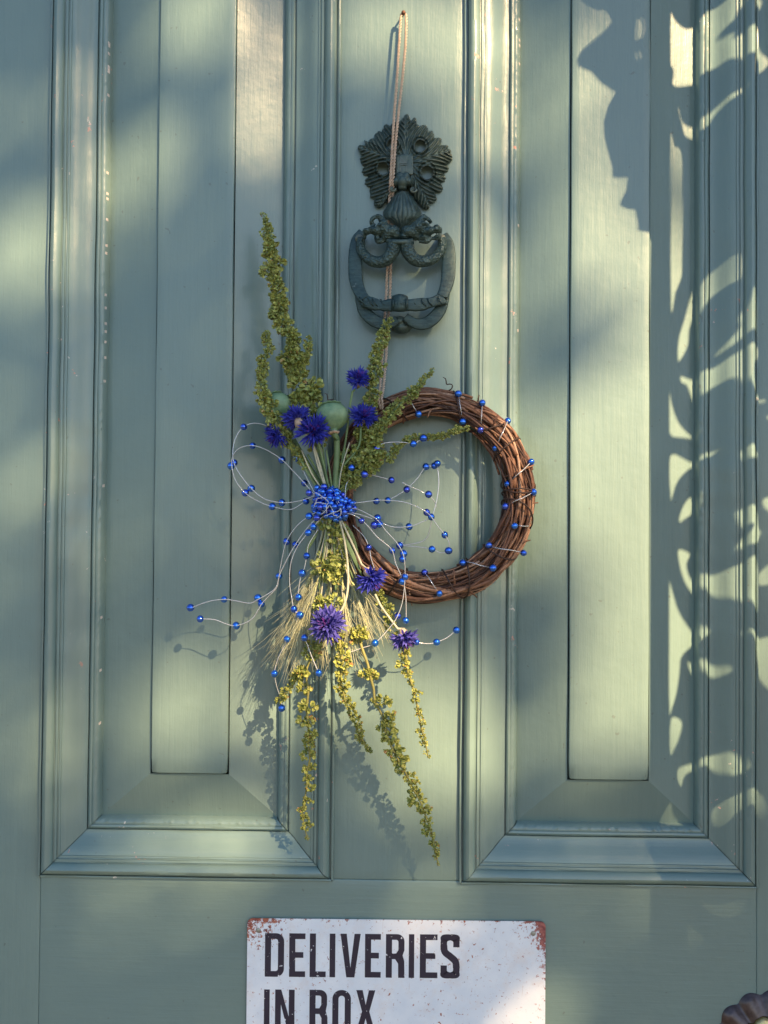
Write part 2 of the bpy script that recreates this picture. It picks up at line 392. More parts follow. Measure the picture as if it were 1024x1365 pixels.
def panel(X0, X1, Z0, Z1, fx0, fx1, fz0, fz1, pl):
    global pid
    pn = bpy.data.objects.new('panel', None); link(pn, door); pn.location = (0, 0, 0)
    i_ = .0575
    # bevelled margin as four sloping faces with a fine grid
    g = MB(); a = [(X0+i_, Z0+i_), (X1-i_, Z0+i_), (X1-i_, Z1-i_), (X0+i_, Z1-i_)]; b = [(fx0-.001, fz0-.001), (fx1+.001, fz0-.001), (fx1+.001, fz1+.001), (fx0-.001, fz1+.001)]
    for k in range(4):
        p0, p1, q1, q0 = a[k], a[(k+1) % 4], b[(k+1) % 4], b[k]
        nu, nv = (60 if k % 2 else 16), 8; vs = []
        for j in range(nv+1):
            t = j/nv; e0 = (p0[0]+(q0[0]-p0[0])*t, p0[1]+(q0[1]-p0[1])*t); e1 = (p1[0]+(q1[0]-p1[0])*t, p1[1]+(q1[1]-p1[1])*t)
            for i in range(nu+1):
                u = i/nu; x = e0[0]+(e1[0]-e0[0])*u; z = e0[1]+(e1[1]-e0[1])*u
                h = -17.4+(17.4-1.6)*t+noise.noise(Vector((x*12, z*12, 3)))*.35
                vs.append((x, -h*MM, z))
        g.add(vs, [(j*(nu+1)+i, j*(nu+1)+i+1, (j+1)*(nu+1)+i+1, (j+1)*(nu+1)+i) for j in range(nv) for i in range(nu)])
    mg = g.build('bevelled_margin', M_PV, pn); mg.data.set_sharp_from_angle(angle=math.radians(6))
    # raised field
    nx, nz = 10, 60; e = [0, .0004, .0012]; g = MB()
    xs = [fx0+k for k in e]+[fx0+(fx1-fx0)*i/nx for i in range(1, nx)]+[fx1-k for k in reversed(e)]
    zs = [fz0+k for k in e]+[fz0+(fz1-fz0)*i/nz for i in range(1, nz)]+[fz1-k for k in reversed(e)]
    vs = []
    for j, z in enumerate(zs):
        for i, x in enumerate(xs):
            q = max([(.0011, .0003, 0)[kk] for kk in (min(i, len(xs)-1-i), min(j, len(zs)-1-j)) if kk < 3]+[0])
            cx_ = x; cz_ = z
            r = .004                                     # rounded corners
            for sx, X in ((1, fx0+r), (-1, fx1-r)):
                for sz, Z in ((1, fz0+r), (-1, fz1-r)):
                    if (X-x)*sx > 0 and (Z-z)*sz > 0:
                        dd = math.hypot(X-x, Z-z)
                        if dd > r: cx_ = X+(x-X)*r/dd; cz_ = Z+(z-Z)*r/dd
            wob = noise.noise(Vector((x*3, z*10, 7)))*.0005
            edge = noise.noise(Vector((z*9, x*9, 2)))*.0007
            vs.append((cx_+edge, -(.0022+wob)+q, cz_))
    W = len(xs); g.add(vs, [(j*W+i, j*W+i+1, (j+1)*W+i+1, (j+1)*W+i) for j in range(len(zs)-1) for i in range(W-1)])
    bb = [i for i in range(W)]+[j*W+W-1 for j in range(1, len(zs))]+[(len(zs)-1)*W+i for i in range(W-2, -1, -1)]+[j*W for j in range(len(zs)-2, 0, -1)]
    o = len(g.v); g.v += [Vector((vs[k][0], .008, vs[k][2])) for k in bb]; K = len(bb)
    g.f += [(bb[k], o+k, o+(k+1) % K, bb[(k+1) % K]) for k in range(K)]
    g.build('raised_field', M_PV, pn)
    for sd in 'lrbt':
        pid += 1
        g, W, n = section(sd, X0, X1, Z0, Z1, None, pid)
        ob = g.build('moulding', M_PHC if sd in 'bt' else M_PVC, pn); ob.data.set_sharp_from_angle(angle=math.radians(38))
        ob.data.materials.append(M_CHIP); ob.data.materials.append(M_CHIP2); dens = {'l': .16, 'b': .36, 'r': .42, 't': .5}[sd]+(.05 if X0 > 0 and sd != 'r' else 0)
        for i_f, pf in enumerate(ob.data.polygons):
            row, k_ = divmod(i_f, W-1)
            if k_ == W-3 and noise.noise(Vector((row*.03, pid*3.3, 1)))*.7+noise.noise(Vector((row*.9, k_*1.3, pid)))*.7 > dens+.25+(0 if sd == 'l' and X0 < 0 else .12): pf.material_index = 1
            if k_ in (8, 9, 10, W-5, W-6) and noise.noise(Vector((row*.35, k_*.25, pid*7.7))) > .80: pf.material_index = 2
FB = CZ-0.2365
panel(LX0, LX1, PB, PT, -0.2569, -0.1801, FB, PT-.105, 'l')
panel(RX0, RX1, PB-.0006, PT, 0.1587, 0.2371, FB-.001, PT-.105, 'r')
panel(LX0, LX1, LB, LT, -0.2569, -0.1801, LB+.105, LT-.105, 'l')
panel(RX0, RX1, LB, LT, 0.1587, 0.2371, LB+.105, LT-.105, 'r')

# ---------------------------------------------------------------- cast iron trellis out of frame, its shadow falls on the right of the door
TY = 0.32                                           # metres in front of the door
def tz(px, py):                                     # shadow place on the door -> place on the ironwork
    p = P(px, py, 0)+SUN*TY
    return (p.x, p.z)
def z2(l): return [(600+.4141*u, .4141*v) for u, v in l]
def z3(l): return [(700+.403*u, 400+.403*v) for u, v in l]
def z5(l): return [(580+.4336*u, 950+.4336*v) for u, v in l]
def z7(l): return [(860+.16*u, 1180+.16*v) for u, v in l]
holes = [
 z2([(737,10),(760,25),(800,38),(835,25),(865,3),(960,-10),(1005,3),(985,40),(950,28),(915,50),(905,75),(880,95),(885,112),(905,118),(905,135),(940,125),(970,100),(985,130),(1000,165),(1024,190),(1020,212),(990,240),(985,225),(960,203),(925,220),(900,203),(870,197),(845,207),(800,225),(765,238),(745,235),(750,200),(745,180),(737,170)]),
 z2([(768,285),(772,320),(785,352),(800,388),(840,388),(860,370),(880,340),(922,320),(920,308),(890,313),(850,345),(805,348),(785,330),(778,305)]),
 z2([(737,415),(760,430),(790,445),(792,600),(788,800),(785,850),(760,905),(737,968)]),
 z2([(870,850),(915,835),(918,915),(870,930),(840,965),(820,1010),(815,1060),(795,1100),(768,1130),(770,1060),(795,990),(825,900)]),
 z3([(712,0),(745,-10),(750,60),(748,118),(715,132),(690,150),(665,166),(650,162),(690,112),(684,82),(700,50)]),
 z3([(606,212),(650,200),(690,185),(752,165),(756,205),(730,225),(723,270),(735,310),(770,330),(795,328),(790,342),(755,345),(720,325),(695,290),(675,268),(640,270),(612,292),(598,270),(580,240),(555,235),(555,212)]),
 z3([(500,270),(508,272),(520,320),(545,365),(570,385),(605,403),(605,413),(560,420),(500,414)]),
 z3([(507,488),(600,490),(655,478),(642,495),(600,512),(560,545),(535,580),(520,620),(509,642)]),
 z3([(604,608),(570,640),(550,680),(546,706),(570,690),(605,660)]),
 z3([(690,522),(728,503),(758,522),(722,550),(700,556)]),
 z3([(680,712),(692,770),(718,775),(680,832),(705,840),(750,815),(782,765),(760,755),(750,708),(705,708)]),
 z3([(543,795),(598,798),(582,835),(600,880),(640,890),(690,887),(752,868),(757,990),(745,1048),(690,1012),(640,962),(600,930),(570,900),(548,850)]),
 z3([(500,905),(515,925),(540,985),(565,1020),(610,1060),(638,1080),(600,1112),(560,1150),(553,1200),(540,1270),(518,1330),(504,1350),(500,1100)]),
 z3([(815,870),(770,908),(764,940),(780,948),(815,940),(840,900)]),
 z3([(668,1108),(700,1112),(760,1122),(850,1116),(850,1290),(800,1290),(762,1240),(740,1170),(705,1130)]),
 z3([(820,650),(785,660),(790,690),(820,705),(840,680)]),
 z3([(815,380),(796,388),(800,400),(830,398)]),
 z3([(582,1160),(612,1170),(668,1210),(670,1240),(630,1232),(600,1200)]),
 z7([(455,50),(480,110),(520,150),(620,155),(720,135),(820,140),(820,200),(740,265),(620,270),(540,240),(480,185),(460,110)]),
 z7([(360,310),(420,350),(490,410),(480,470),(420,530),(360,570)]),
 z7([(620,580),(700,580),(820,630),(760,715),(640,700),(580,740),(510,820),(490,780),(520,680)]),
 z5([(752,0),(800,0),(790,50),(772,85),(750,112)]),
 z5([(785,150),(840,125),(900,118),(935,180),(905,200),(860,152),(815,165),(800,205),(782,190)]),
 z5([(757,255),(780,285),(805,305),(800,325),(760,325),(742,308)]),
 z5([(870,300),(900,262),(990,240),(1022,290),(1000,330),(930,300),(885,345)]),
]
ornament = z2([(650,-90),(560,-60),(470,-40),(405,-15),(415,10),(440,28),(470,42),(490,40),(505,55),(515,78),(495,105),(455,140),(420,170),(405,200),(410,222),(450,240),(480,275),(525,305),(500,350),(487,400),(490,450),(505,510),(515,545),(517,578),(540,580),(565,578),(560,620),(545,650),(540,668),(565,680),(590,683),(598,720),(600,748),(640,756),(654,768)])
rv = [z2([(600,65),(618,75),(620,110),(605,138),(590,135),(592,100)]), z2([(592,170),(608,180),(605,205),(592,195)])]
tre = thing('iron_trellis', 'black cast iron trellis with scrolls and a bar that shade the right of the door', 'trellis', (tz(885, 700)[0], -TY, 0))
g = MB()
lf = [tz(x, y) for x, y in ornament]
outer = [tz(866.5, -160), ]+lf+[tz(867, 500), tz(872.5, 900), tz(872.5, 1450), tz(1085, 1450), tz(1085, -160)]
hl = [[tz(x, y) for x, y in spline(h, 3, True)] for h in holes+rv]
def curve_plate(name, loops, y, half, mat, parent):
    cu = bpy.data.curves.new(name, 'CURVE'); cu.dimensions = '2D'; cu.fill_mode = 'BOTH'; cu.extrude = half
    for l in loops:
        sp = cu.splines.new('POLY'); sp.points.add(len(l)-1); sp.use_cyclic_u = True
        for k, (x, z) in enumerate(l): sp.points[k].co = (x, z, 0, 1)
    tmp = bpy.data.objects.new('tmp', cu); COL.objects.link(tmp); bpy.context.view_layer.update()
    me = bpy.data.meshes.new_from_object(tmp.evaluated_get(bpy.context.evaluated_depsgraph_get()))
    bpy.data.objects.remove(tmp); bpy.data.curves.remove(cu)
    org = worg(parent)
    for v in me.vertices: x, z, d = v.co; v.co = (x-org.x, y+d-org.y, z-org.z)
    me.materials.clear(); me.materials.append(mat); me.name = name
    return link(bpy.data.objects.new(name, me), parent)
curve_plate('scrollwork', [outer]+hl, -TY, .0012, M_IRON, tre)
zt, zb = tz(885, -160)[1], tz(885, 1450)[1]
g = MB(); xa, xb = tz(871, 700)[0], tz(901, 700)[0]; g.box((xa+.001, -TY-.004, 0), (xb-.001, -TY+.004, zt+.4)); g.build('post', M_IRON, tre, False)
g = MB(); xa, xb = tz(1090, 700)[0], tz(1120, 700)[0]; g.box((xa, -TY-.012, 0), (xb, -TY+.012, zt+.4)); g.build('post', M_IRON, tre, False)
g = MB(); g.box((tz(871, 700)[0]+.05, -TY-.007, zb-.03), (xa+.001, -TY+.007, zb-.012)); g.build('crossbar', M_IRON, tre, False)
g = MB(); g.box((tz(871, 700)[0]+.05, -TY-.007, zt+.012), (xa+.001, -TY+.007, zt+.03)); g.build('crossbar', M_IRON, tre, False)

# ---------------------------------------------------------------- tree whose leaves dapple the sunlight
TD = 5.6                                            # canopy distance: door point + SUN*TD
gaps = [  # centre on the door in photo pixels, radii, how much light comes through
 (345,40,46,46,.72),(352,165,44,54,.8),(265,20,54,50,1),(190,215,54,54,1),(30,335,60,64,1),(85,130,40,46,.45),(88,240,30,40,.4),
 (560,35,70,60,1),(648,55,60,80,1),(650,160,50,60,.8),(540,160,40,40,.45),(480,50,40,44,.5),(585,215,40,40,.4),
 (655,440,44,110,1),(635,340,34,40,.5),(600,500,30,30,.3),
 (705,600,56,66,1),(738,660,50,80,.9),(690,700,40,50,.6),(610,650,60,60,.55),(560,700,50,40,.4),
 (795,60,45,60,.85),(780,140,44,60,.85),(790,230,40,60,1),(800,310,55,60,1),(855,430,26,150,1),(785,410,30,50,.6),(815,600,65,90,1),(795,690,55,60,.9),(830,880,58,140,1),(790,970,50,60,.9),(855,740,32,100,1),(740,570,40,50,.6),
 (960,60,95,110,1),(1000,170,60,80,.9),(900,280,50,60,.6),(925,370,45,80,.9),(950,470,80,110,1),(980,620,100,130,1),(950,780,90,120,1),(920,900,55,130,1),(1010,900,50,80,.7),
 (600,1005,72,80,1),(650,1010,40,80,.9),(500,920,50,52,.85),(535,1030,44,52,.8),(560,1100,36,36,.4),
 (235,942,60,62,.85),(345,860,44,60,.8),(350,950,44,56,.75),(425,890,50,60,.85),(440,830,46,56,.8),(415,1010,34,50,.5),(395,760,30,30,.3),
 (300,1118,84,38,.95),(170,1190,50,46,.2),(705,1340,52,52,.62),(950,1110,50,46,.25),(955,1240,56,84,.25),(20,640,40,52,.45),(60,1000,48,56,.45),(980,1035,50,40,.4),(60,470,30,34,.3),(140,700,36,40,.25),(580,1240,40,40,.2)]
tc = P(512, 600, 0)+SUN*TD
tree = thing('leafy_tree', 'leafy garden tree across the path whose crown dapples the light on the door', 'tree', (tc.x, tc.y, 0))
ex = Vector((1, 0, 0)); lv = []; lf_ = []
rng = random.Random(3)
def lightat(px, py):
    T = (.085 if px < 740 else .06) if py < 1190 else .05
    for cx, cy, rx, ry, v in gaps:
        q = ((px-cx)/(rx*1.06+5))**2+((py-cy)/(ry*1.06+5))**2
        if q < 1: T = max(T, v**.85)
    return T
A = 1.25; cnt = 0; M0 = 3.3; NL = 36000
for i in range(NL):
    x = rng.uniform(-A, A); z = rng.uniform(-A, A)
    if math.hypot(x, z) > A*(.93+.12*noise.noise(Vector((x*3, z*3, 0)))): continue
    px = 512+x/PXM; py = 600-z/PXM
    T = lightat(px, py)
    if rng.random() > min(1, -math.log(T)/M0*1.05): continue
    dep = rng.gauss(0, .16)
    c = P(px, py, 0)+SUN*(TD+dep)
    nrm = Vector((rng.gauss(0, .6), rng.gauss(0, .6), rng.gauss(0, .6)))+SUN.normalized()*rng.choice((-.8, .8)); nrm.normalize()
    t = nrm.orthogonal().normalized(); t.rotate(Quaternion(nrm, rng.uniform(0, 6.28))); b = nrm.cross(t)
    s_ = rng.uniform(.017, .027)
    o = len(lv)
    lv += [c-t*s_*1.3, c+b*s_*.62+nrm*s_*.2-t*.2*s_, c+b*s_*.45+nrm*s_*.2+t*.6*s_, c+t*s_*1.35, c-b*s_*.45+nrm*s_*.2+t*.6*s_, c-b*s_*.62+nrm*s_*.2-t*.2*s_]
    lf_ += [(o, o+1, o+2, o+3), (o, o+3, o+4, o+5)]
g = MB(); g.v = lv; g.f = lf_
M_LEAF = simple('tree leaves', (.07, .11, .03), .5, .3, 3, island=.3)
g.build('crown', M_LEAF, tree, False, kind='stuff')
M_BARK = simple('tree bark', (.12, .09, .07), .9, .3, 12, .01, 30)
g = MB(); b0 = Vector((tc.x+.15, tc.y-.1, 0)); top = Vector((tc.x+.05, tc.y-.05, tc.z-1.15))
g.tube([b0, b0.lerp(top, .35)+Vector((.05, 0, 0)), b0.lerp(top, .7)-Vector((.04, 0, 0)), top], [.13, .10, .085, .07], 12); g.build('trunk', M_BARK, tree)
for k in range(5):
    g = MB(); a = -1.2+k*.6; e = top+Vector((math.sin(a)*.75, .1*math.cos(k*2), .12+.25*abs(math.sin(a))))
    g.tube([top-Vector((0, 0, .1)), top.lerp(e, .5)-Vector((0, 0, .04)), e], [.05, .03, .012], 8); g.build('limb', M_BARK, tree)

# ---------------------------------------------------------------- door knocker
kn = thing('door_knocker', 'dark verdigris bronze knocker with leaf backplate, two beast heads and a ribbon ring', 'door knocker', P(540, 217, 0))
def zb(l): return [(460+u*.15625, 130+v*.15625) for u, v in l]
out_ = zb([(537,135),(555,155),(568,185),(590,165),(608,180),(612,225),(640,225),(685,235),(720,255),(750,285),(765,322),(795,335),(822,350),(828,395),(860,398),(882,410),(878,435),(915,450),(927,470),(915,500),(917,530),(885,575),(885,620),(868,655),(868,700),(845,735),(835,790),(805,825),(778,830),(785,870),(760,890),(745,925),(715,950),(680,955),(655,950),(625,920),(590,860),(540,800),(480,790),(420,840),(370,860),(340,920),(310,945),(270,940),(240,915),(232,880),(212,850),(218,820),(190,780),(165,735),(160,690),(140,640),(140,590),(133,545),(118,500),(120,460),(108,430),(115,400),(160,395),(165,362),(200,372),(222,388),(222,345),(245,318),(270,300),(300,265),(322,258),(340,228),(390,218),(420,215),(450,190),(475,175),(500,175),(508,150)])
C0 = (541.7, 217.0)
ang = sorted([(math.atan2(-(y-C0[1]), x-C0[0]), math.hypot(x-C0[0], y-C0[1])) for x, y in out_])
ang = [(ang[-1][0]-2*math.pi, ang[-1][1])]+ang+[(ang[0][0]+2*math.pi, ang[0][1])]
def Rb(t):
    for (a0, r0_), (a1, r1_) in zip(ang, ang[1:]):
        if a0 <= t <= a1: return r0_+(r1_-r0_)*(t-a0)/max(1e-6, a1-a0)
    return ang[0][1]
tips = [math.radians(k) for k in (91, 17, -60, -122, 161)]
eyes = [(524.0, 192.5, 7.0, 7.8), (560.0, 194.6, 7.2, 7.8), (510.5, 224.8, 7.2, 8.0), (569.4, 229.8, 7.6, 9.0)]
NA, NR = 480, 60; vs = []; g = MB()
for i in range(NA):
    t = -math.pi+2*math.pi*i/NA; R_ = Rb(t)*(1-.075*(1-abs(math.sin(t*12.5+.4)))**1.5)
    ph = min(((t-k+math.pi) % (2*math.pi)-math.pi for k in tips), key=abs)
    for j in range(NR+1):
        q = j/NR; r = R_*q; x = C0[0]+r*math.cos(t); y = C0[1]-r*math.sin(t)
        h = 4.5+8.0*(1-q**2.2)
        a_ = abs(ph)
        sl_, ll_ = r*math.cos(a_), r*math.sin(a_)
        h += 1.35*min(1, q*1.8)*math.sin((ll_-.0085*sl_*sl_)*1.05+.9*math.sin(sl_*.16+t))*(1-math.exp(-(a_*r/1.8)**2))
        h -= 1.2*math.exp(-(a_*r/1.1)**2)*min(1, q*3)
        h += 2.6*math.cos(a_*5.0)*q
        h -= 2.5*max(0, a_-.50)*8*.3*q
        for ex_, ey_, rx, ry in eyes:
            dd = math.hypot((x-ex_)/rx, (y-ey_)/ry)
            h += 2.6*math.exp(-((dd-1.15)/.18)**2)-1.0*math.exp(-((dd-1.45)/.12)**2)+1.4*math.exp(-((dd-1.72)/.14)**2)
        h -= 3.2*max(0, (q-.93)/.07)**2
        h += noise.noise(Vector((x*.35, y*.35, 1)))*.35
        for ex_, ey_, rx, ry in eyes:        # vertices just inside an eye are pulled to its rim
            dx, dy = (x-ex_)/rx, (y-ey_)/ry; dd = math.hypot(dx, dy)
            if .78 < dd < 1: x = ex_+dx/dd*rx; y = ey_+dy/dd*ry
        vs.append((x, y, h))
fs = []
for i in range(NA):
    for j in range(NR):
        a_, b_, c_, d_ = i*(NR+1)+j, i*(NR+1)+j+1, ((i+1) % NA)*(NR+1)+j+1, ((i+1) % NA)*(NR+1)+j
        if all(min(math.hypot((vs[k][0]-e[0])/e[2], (vs[k][1]-e[1])/e[3]) for e in eyes) > .985 for k in (a_, b_, c_, d_)) is False: continue
        fs.append((a_, b_, c_, d_))
from collections import Counter
ec = Counter()
for f in fs:
    for k in range(4): ec[(f[k], f[(k+1) % 4])] += 1
P3 = [P(*v) for v in vs]; nv = len(P3); back = {}
V2 = list(P3)
for (a_, b_) in list(ec):
    if (b_, a_) not in ec and a_//(NR+1) != b_//(NR+1) or ((b_, a_) not in ec and a_ % (NR+1) != b_ % (NR+1)):
        if a_ % (NR+1) == 0 and b_ % (NR+1) == 0: continue
        for k in (a_, b_):
            if k not in back: back[k] = len(V2); V2.append(P(vs[k][0], vs[k][1], .3))
        fs.append((b_, a_, back[a_], back[b_]))
g.add(V2, fs); o = g.build('leaf_backplate', M_BRZ, kn, sharp=60)
# block above the nose
def xz(px, py, d): return P(px, py, d)
g = MB()
def pblock(g, x0, y0, x1, y1, d0, d1, arch=0):
    n = 8; top = [(x0+(x1-x0)*i/n, y0-arch*math.sin(math.pi*i/n)) for i in range(n+1)]+[(x1, y1), (x0, y1)]
    fr_ = [P(x, y, d1) for x, y in top]; bk = [P(x, y, d0) for x, y in top]; K = len(top)
    g.add(fr_+bk, [tuple(range(K))[::-1], tuple(range(K, 2*K))]+[(i, (i+1) % K, K+(i+1) % K, K+i) for i in range(K)])
pblock(g, 528, 207.5, 551, 233, 6, 15.5, 2.5)
bevel(g.build('mask_block', M_BRZ, kn, False), .0014, 3)
g = MB()
for x0, y0, x1, y1 in ((533, 218.5, 543, 220), (533, 229, 543, 230.5), (533, 220, 534.4, 229), (541.6, 220, 543, 229), (533, 207.6, 543, 218)): pblock(g, x0, y0, x1, y1, 14, 16.4 if y0 > 210 else 16.1)
bevel(g.build('square_boss', M_BRZ, kn, False), .0003, 2)
def remesh(o, vox, sm=4):
    r = o.modifiers.new('cast', 'REMESH'); r.mode = 'VOXEL'; r.voxel_size = vox; r.use_smooth_shade = True
    s_ = o.modifiers.new('smooth', 'SMOOTH'); s_.iterations = sm; s_.factor = .5
    return o
def pball(g, x, y, d, rx, ry, rd, tilt=0):
    g.ball(P(x, y, d), (rx*PXM, rd*MM, ry*PXM), rot=Matrix.Rotation(-math.radians(tilt), 3, 'Y') if tilt else None)
g = MB()
for a in ((536.5, 242, 15, 7, 8, 6), (536.5, 250, 13, 6, 4, 5), (528, 242, 13, 5, 6, 5), (545, 242, 13, 5, 6, 5), (533, 236, 15, 6, 7, 4), (541, 236, 15, 6, 7, 4)): pball(g, *a)
remesh(g.build('mask_nose', M_BRZ, kn), .0006)
for vx, vy, rr in ((523, 251.5, 4.6), (550.5, 252.3, 5.2)):
    g = MB(); pts = [P(vx+rr*(1-.16*k/3)*math.cos(k*.42)*(1-k/26), vy+rr*(1-.16*k/3)*math.sin(k*.42)*(1-k/26), 14.5+k*.12) for k in range(22)]
    g.tube(pts, [.0013]*18+[.0012, .001, .0008, .0004], 8); g.build('volute', M_BRZ, kn)
# ribbed shell beard
g = MB(); n1, n2 = 40, 72; vs = []
keys = [(0, 3), (.06, 9), (.2, 14.5), (.4, 20), (.56, 24.5), (.66, 24), (.78, 15), (.9, 7), (1, 2)]
def kw(t, K):
    for (a_, b_), (c_, d_) in zip(K, K[1:]):
        if t <= c_: u = (t-a_)/(c_-a_); u = u*u*(3-2*u); return b_+(d_-b_)*u
    return K[-1][1]
for i in range(n1+1):
    t = i/n1; y = 255.5+t*50; hw = kw(t, keys); cx = 537-1.5*t
    for k in range(n2+1):
        s_ = -1+2*k/n2
        base = 12+14*math.sin(math.pi*min(1, .05+.8*t))*1.0
        h = 5+(base-5)*math.sqrt(max(0, 1-s_*s_*.98))
        h += (abs(math.sin(s_*11))*1.6-.8)*min(1, hw/8)*(1-.35*abs(s_))
        vs.append(P(cx+s_*hw, y, h))
g.add(vs, [(i*(n2+1)+k, i*(n2+1)+k+1, (i+1)*(n2+1)+k+1, (i+1)*(n2+1)+k) for i in range(n1) for k in range(n2)])
o = g.build('ribbed_shell', M_BRZ, kn); md = o.modifiers.new('thick', 'SOLIDIFY'); md.thickness = .002; md.offset = 0
# beast heads
def zc(u, v): return (450+u*.166, 260+v*.166)
def head(parts, tubes):
    g = MB()
    for u, v, d, rx, ry, rd, tl in parts:
        x, y = zc(u, v); pball(g, x, y, d, rx*.166, ry*.166, rd, tl)
    for pl, r in tubes:
        pts = spline([(*zc(u, v), d) for u, v, d in pl], 6); K = len(pts)
        g.tube([P(*p) for p in pts], [(r[0]+(r[1]-r[0])*i/(K-1))*MM for i in range(K)], 10)
    o = g.build('beast_head', M_SCL, kn); remesh(o, .0007, 3)
head([(430,300,30,75,52,10,15),(370,270,31,60,50,9,10),(300,290,32,62,30,7,-20),(235,292,32,34,26,6,-10),(222,310,31,18,16,5,0),(320,350,30,24,30,5,30),(345,245,37,20,12,4,0),(470,330,28,50,40,9,0),(400,340,29,50,36,8,0)],
     [([(380,250,30),(350,190,32),(320,165,34)],(4.6,2.0)),([(330,165,34),(280,190,33),(275,230,31),(300,250,30)],(2.0,2.4)),([(222,300,33),(215,330,31),(230,350,30)],(2.0,1.2)),
      ([(390,350,29),(345,372,30),(318,372,30),(308,345,30)],(3.2,1.6)),([(350,215,36),(375,190,36)],(1.2,1.0)),([(310,262,37),(350,222,38),(400,215,37)],(1.4,1.8))])
head([(580,300,31,75,50,10,-15),(650,260,32,64,52,9,-5),(730,290,33,62,34,7,12),(795,272,33,30,34,6,0),(800,255,35,22,16,4,0),(690,345,30,50,26,6,10),(800,340,30,30,18,5,0),(690,232,38,22,12,4,0),(540,340,28,50,36,9,0),(620,330,29,50,34,8,0)],
     [([(650,230,31),(690,180,33),(705,165,34)],(4.6,2.0)),([(690,165,34),(735,200,33),(750,225,31)],(2.0,2.0)),([(660,360,30),(720,372,31),(745,350,31)],(3.2,1.8)),
      ([(822,260,34),(830,290,33),(822,320,32)],(1.8,1.2)),([(640,215,37),(690,222,38),(740,245,37)],(1.8,1.4)),([(745,345,31),(800,352,31),(830,340,31)],(1.8,1.4))])
g = MB()
pts = spline([(*zc(395, 368), 30), (*zc(450, 376), 33.5), (*zc(505, 380), 35), (*zc(560, 376), 33.5), (*zc(610, 368), 30)], 8)
g.strap([P(*p) for p in pts], 3.1*PXM, .0042); bevel(g.build('collar', M_BRZ, kn), .0005)
for pl in ([(452,385,30),(448,430,30),(420,490,29),(360,535,27),(280,530,25),(215,480,23),(185,420,21),(190,350,19)],
           [(552,385,30),(560,430,30),(590,490,29),(650,530,27),(735,525,25),(800,485,23),(840,420,21),(838,350,19)]):
    pts = spline([(*zc(u, v), d) for u, v, d in pl], 8); K = len(pts); g = MB()
    g.tube([P(*p) for p in pts], [(7.6-3.6*(i/(K-1)))*MM for i in range(K)], 14); g.build('scaly_neck', M_SCL, kn)
# ribbon ring
for pl in ([(205,300,12),(160,360,15),(145,440,18),(142,560,20),(148,680,22),(175,770,24),(215,835,26)],
           [(848,320,12),(885,390,15),(893,460,18),(893,560,20),(888,660,22),(870,740,24),(840,815,26)]):
    pts = spline([(*zc(u, v), d) for u, v, d in pl], 8); K = len(pts); g = MB()
    g.strap([P(*p) for p in pts], [(5.2+4.0*math.sin(math.pi*min(1, .08+.78*i/(K-1)))+.5*noise.noise(Vector((i*.4, 1, 0))))*PXM for i in range(K)], [.0022]*K, 16, .38)
    g.build('ring_ribbon', M_STK, kn)
g = MB()
pts = spline([(*zc(u, v), d) for u, v, d in [(205,845,25),(280,872,27),(350,890,28),(420,885,30),(500,880,31),(580,885,30),(680,878,28),(770,858,27),(860,828,25)]], 8); K = len(pts)
g.strap([P(*p) for p in pts], [(6.0+2.4*abs(math.sin(i*.16+.6))+noise.noise(Vector((i*.3, 0, 0)))*1.0)*PXM for i in range(K)], .0024, 16, .4); g.build('ring_ribbon', M_STK, kn)
g = MB()
pts = [(*zc(u, v), d) for u, v, d in [(432,872,31),(460,868,34),(500,866,36),(540,868,34),(568,872,31)]]
g.strap([P(*p) for p in spline(pts, 6)], [ (9+2.6*math.sin(math.pi*i/24))*PXM for i in range(25)], .0045, 16, .6)
for k in range(6):
    u = 448+k*21; g.tube([P(*zc(u, 815+abs(k-2.5)*8), 37), P(*zc(u, 870), 40.5-abs(k-2.5)), P(*zc(u, 925-abs(k-2.5)*6), 37)], .0011, 8)
g.build('ribbon_knot', M_STK, kn)
g = MB()
for k in (-9, -7, -6, -4, -2.5, 2.5, 3.6, 5.5, 7, 9.5):
    u = 500+k*34; yy = 878-abs(k)**1.5*.9
    g.tube([P(*zc(u-18, yy-34), 29.6), P(*zc(u, yy), 31.6), P(*zc(u+26, yy+30), 29.6)], .0007, 6)
g.build('ribbon_fold', M_STK, kn)
for pl in ([(170,790,20),(190,870,20),(215,930,20),(270,990,21),(340,1030,21),(420,1035,22),(480,1000,23)],
           [(870,780,20),(850,860,20),(820,930,20),(760,1000,21),(690,1035,21),(620,1030,22),(545,980,23)]):
    pts = spline([(*zc(u, v), d) for u, v, d in pl], 8); K = len(pts); g = MB()
    g.strap([P(*p) for p in pts], [(5.4+3.0*math.sin(math.pi*i/(K-1)))*PXM for i in range(K)], .0022, 16, .4); g.build('lower_ribbon', M_STK, kn)
g = MB()
for a in ((535, 437, 14, 14, 8, 8), (533, 428, 17, 9, 7, 6), (521, 433, 13, 8, 5, 5), (548, 433, 13, 8, 5, 5)): pball(g, *a)
remesh(g.build('striker', M_BRZ, kn), .0008)
for k, (x, y) in enumerate(((479, 318), (589, 318))):
    g = MB(); g.tube([P(x, y, 0), P(x, y, 20)], .0042, 12); g.build('pivot', M_BRZ, kn)

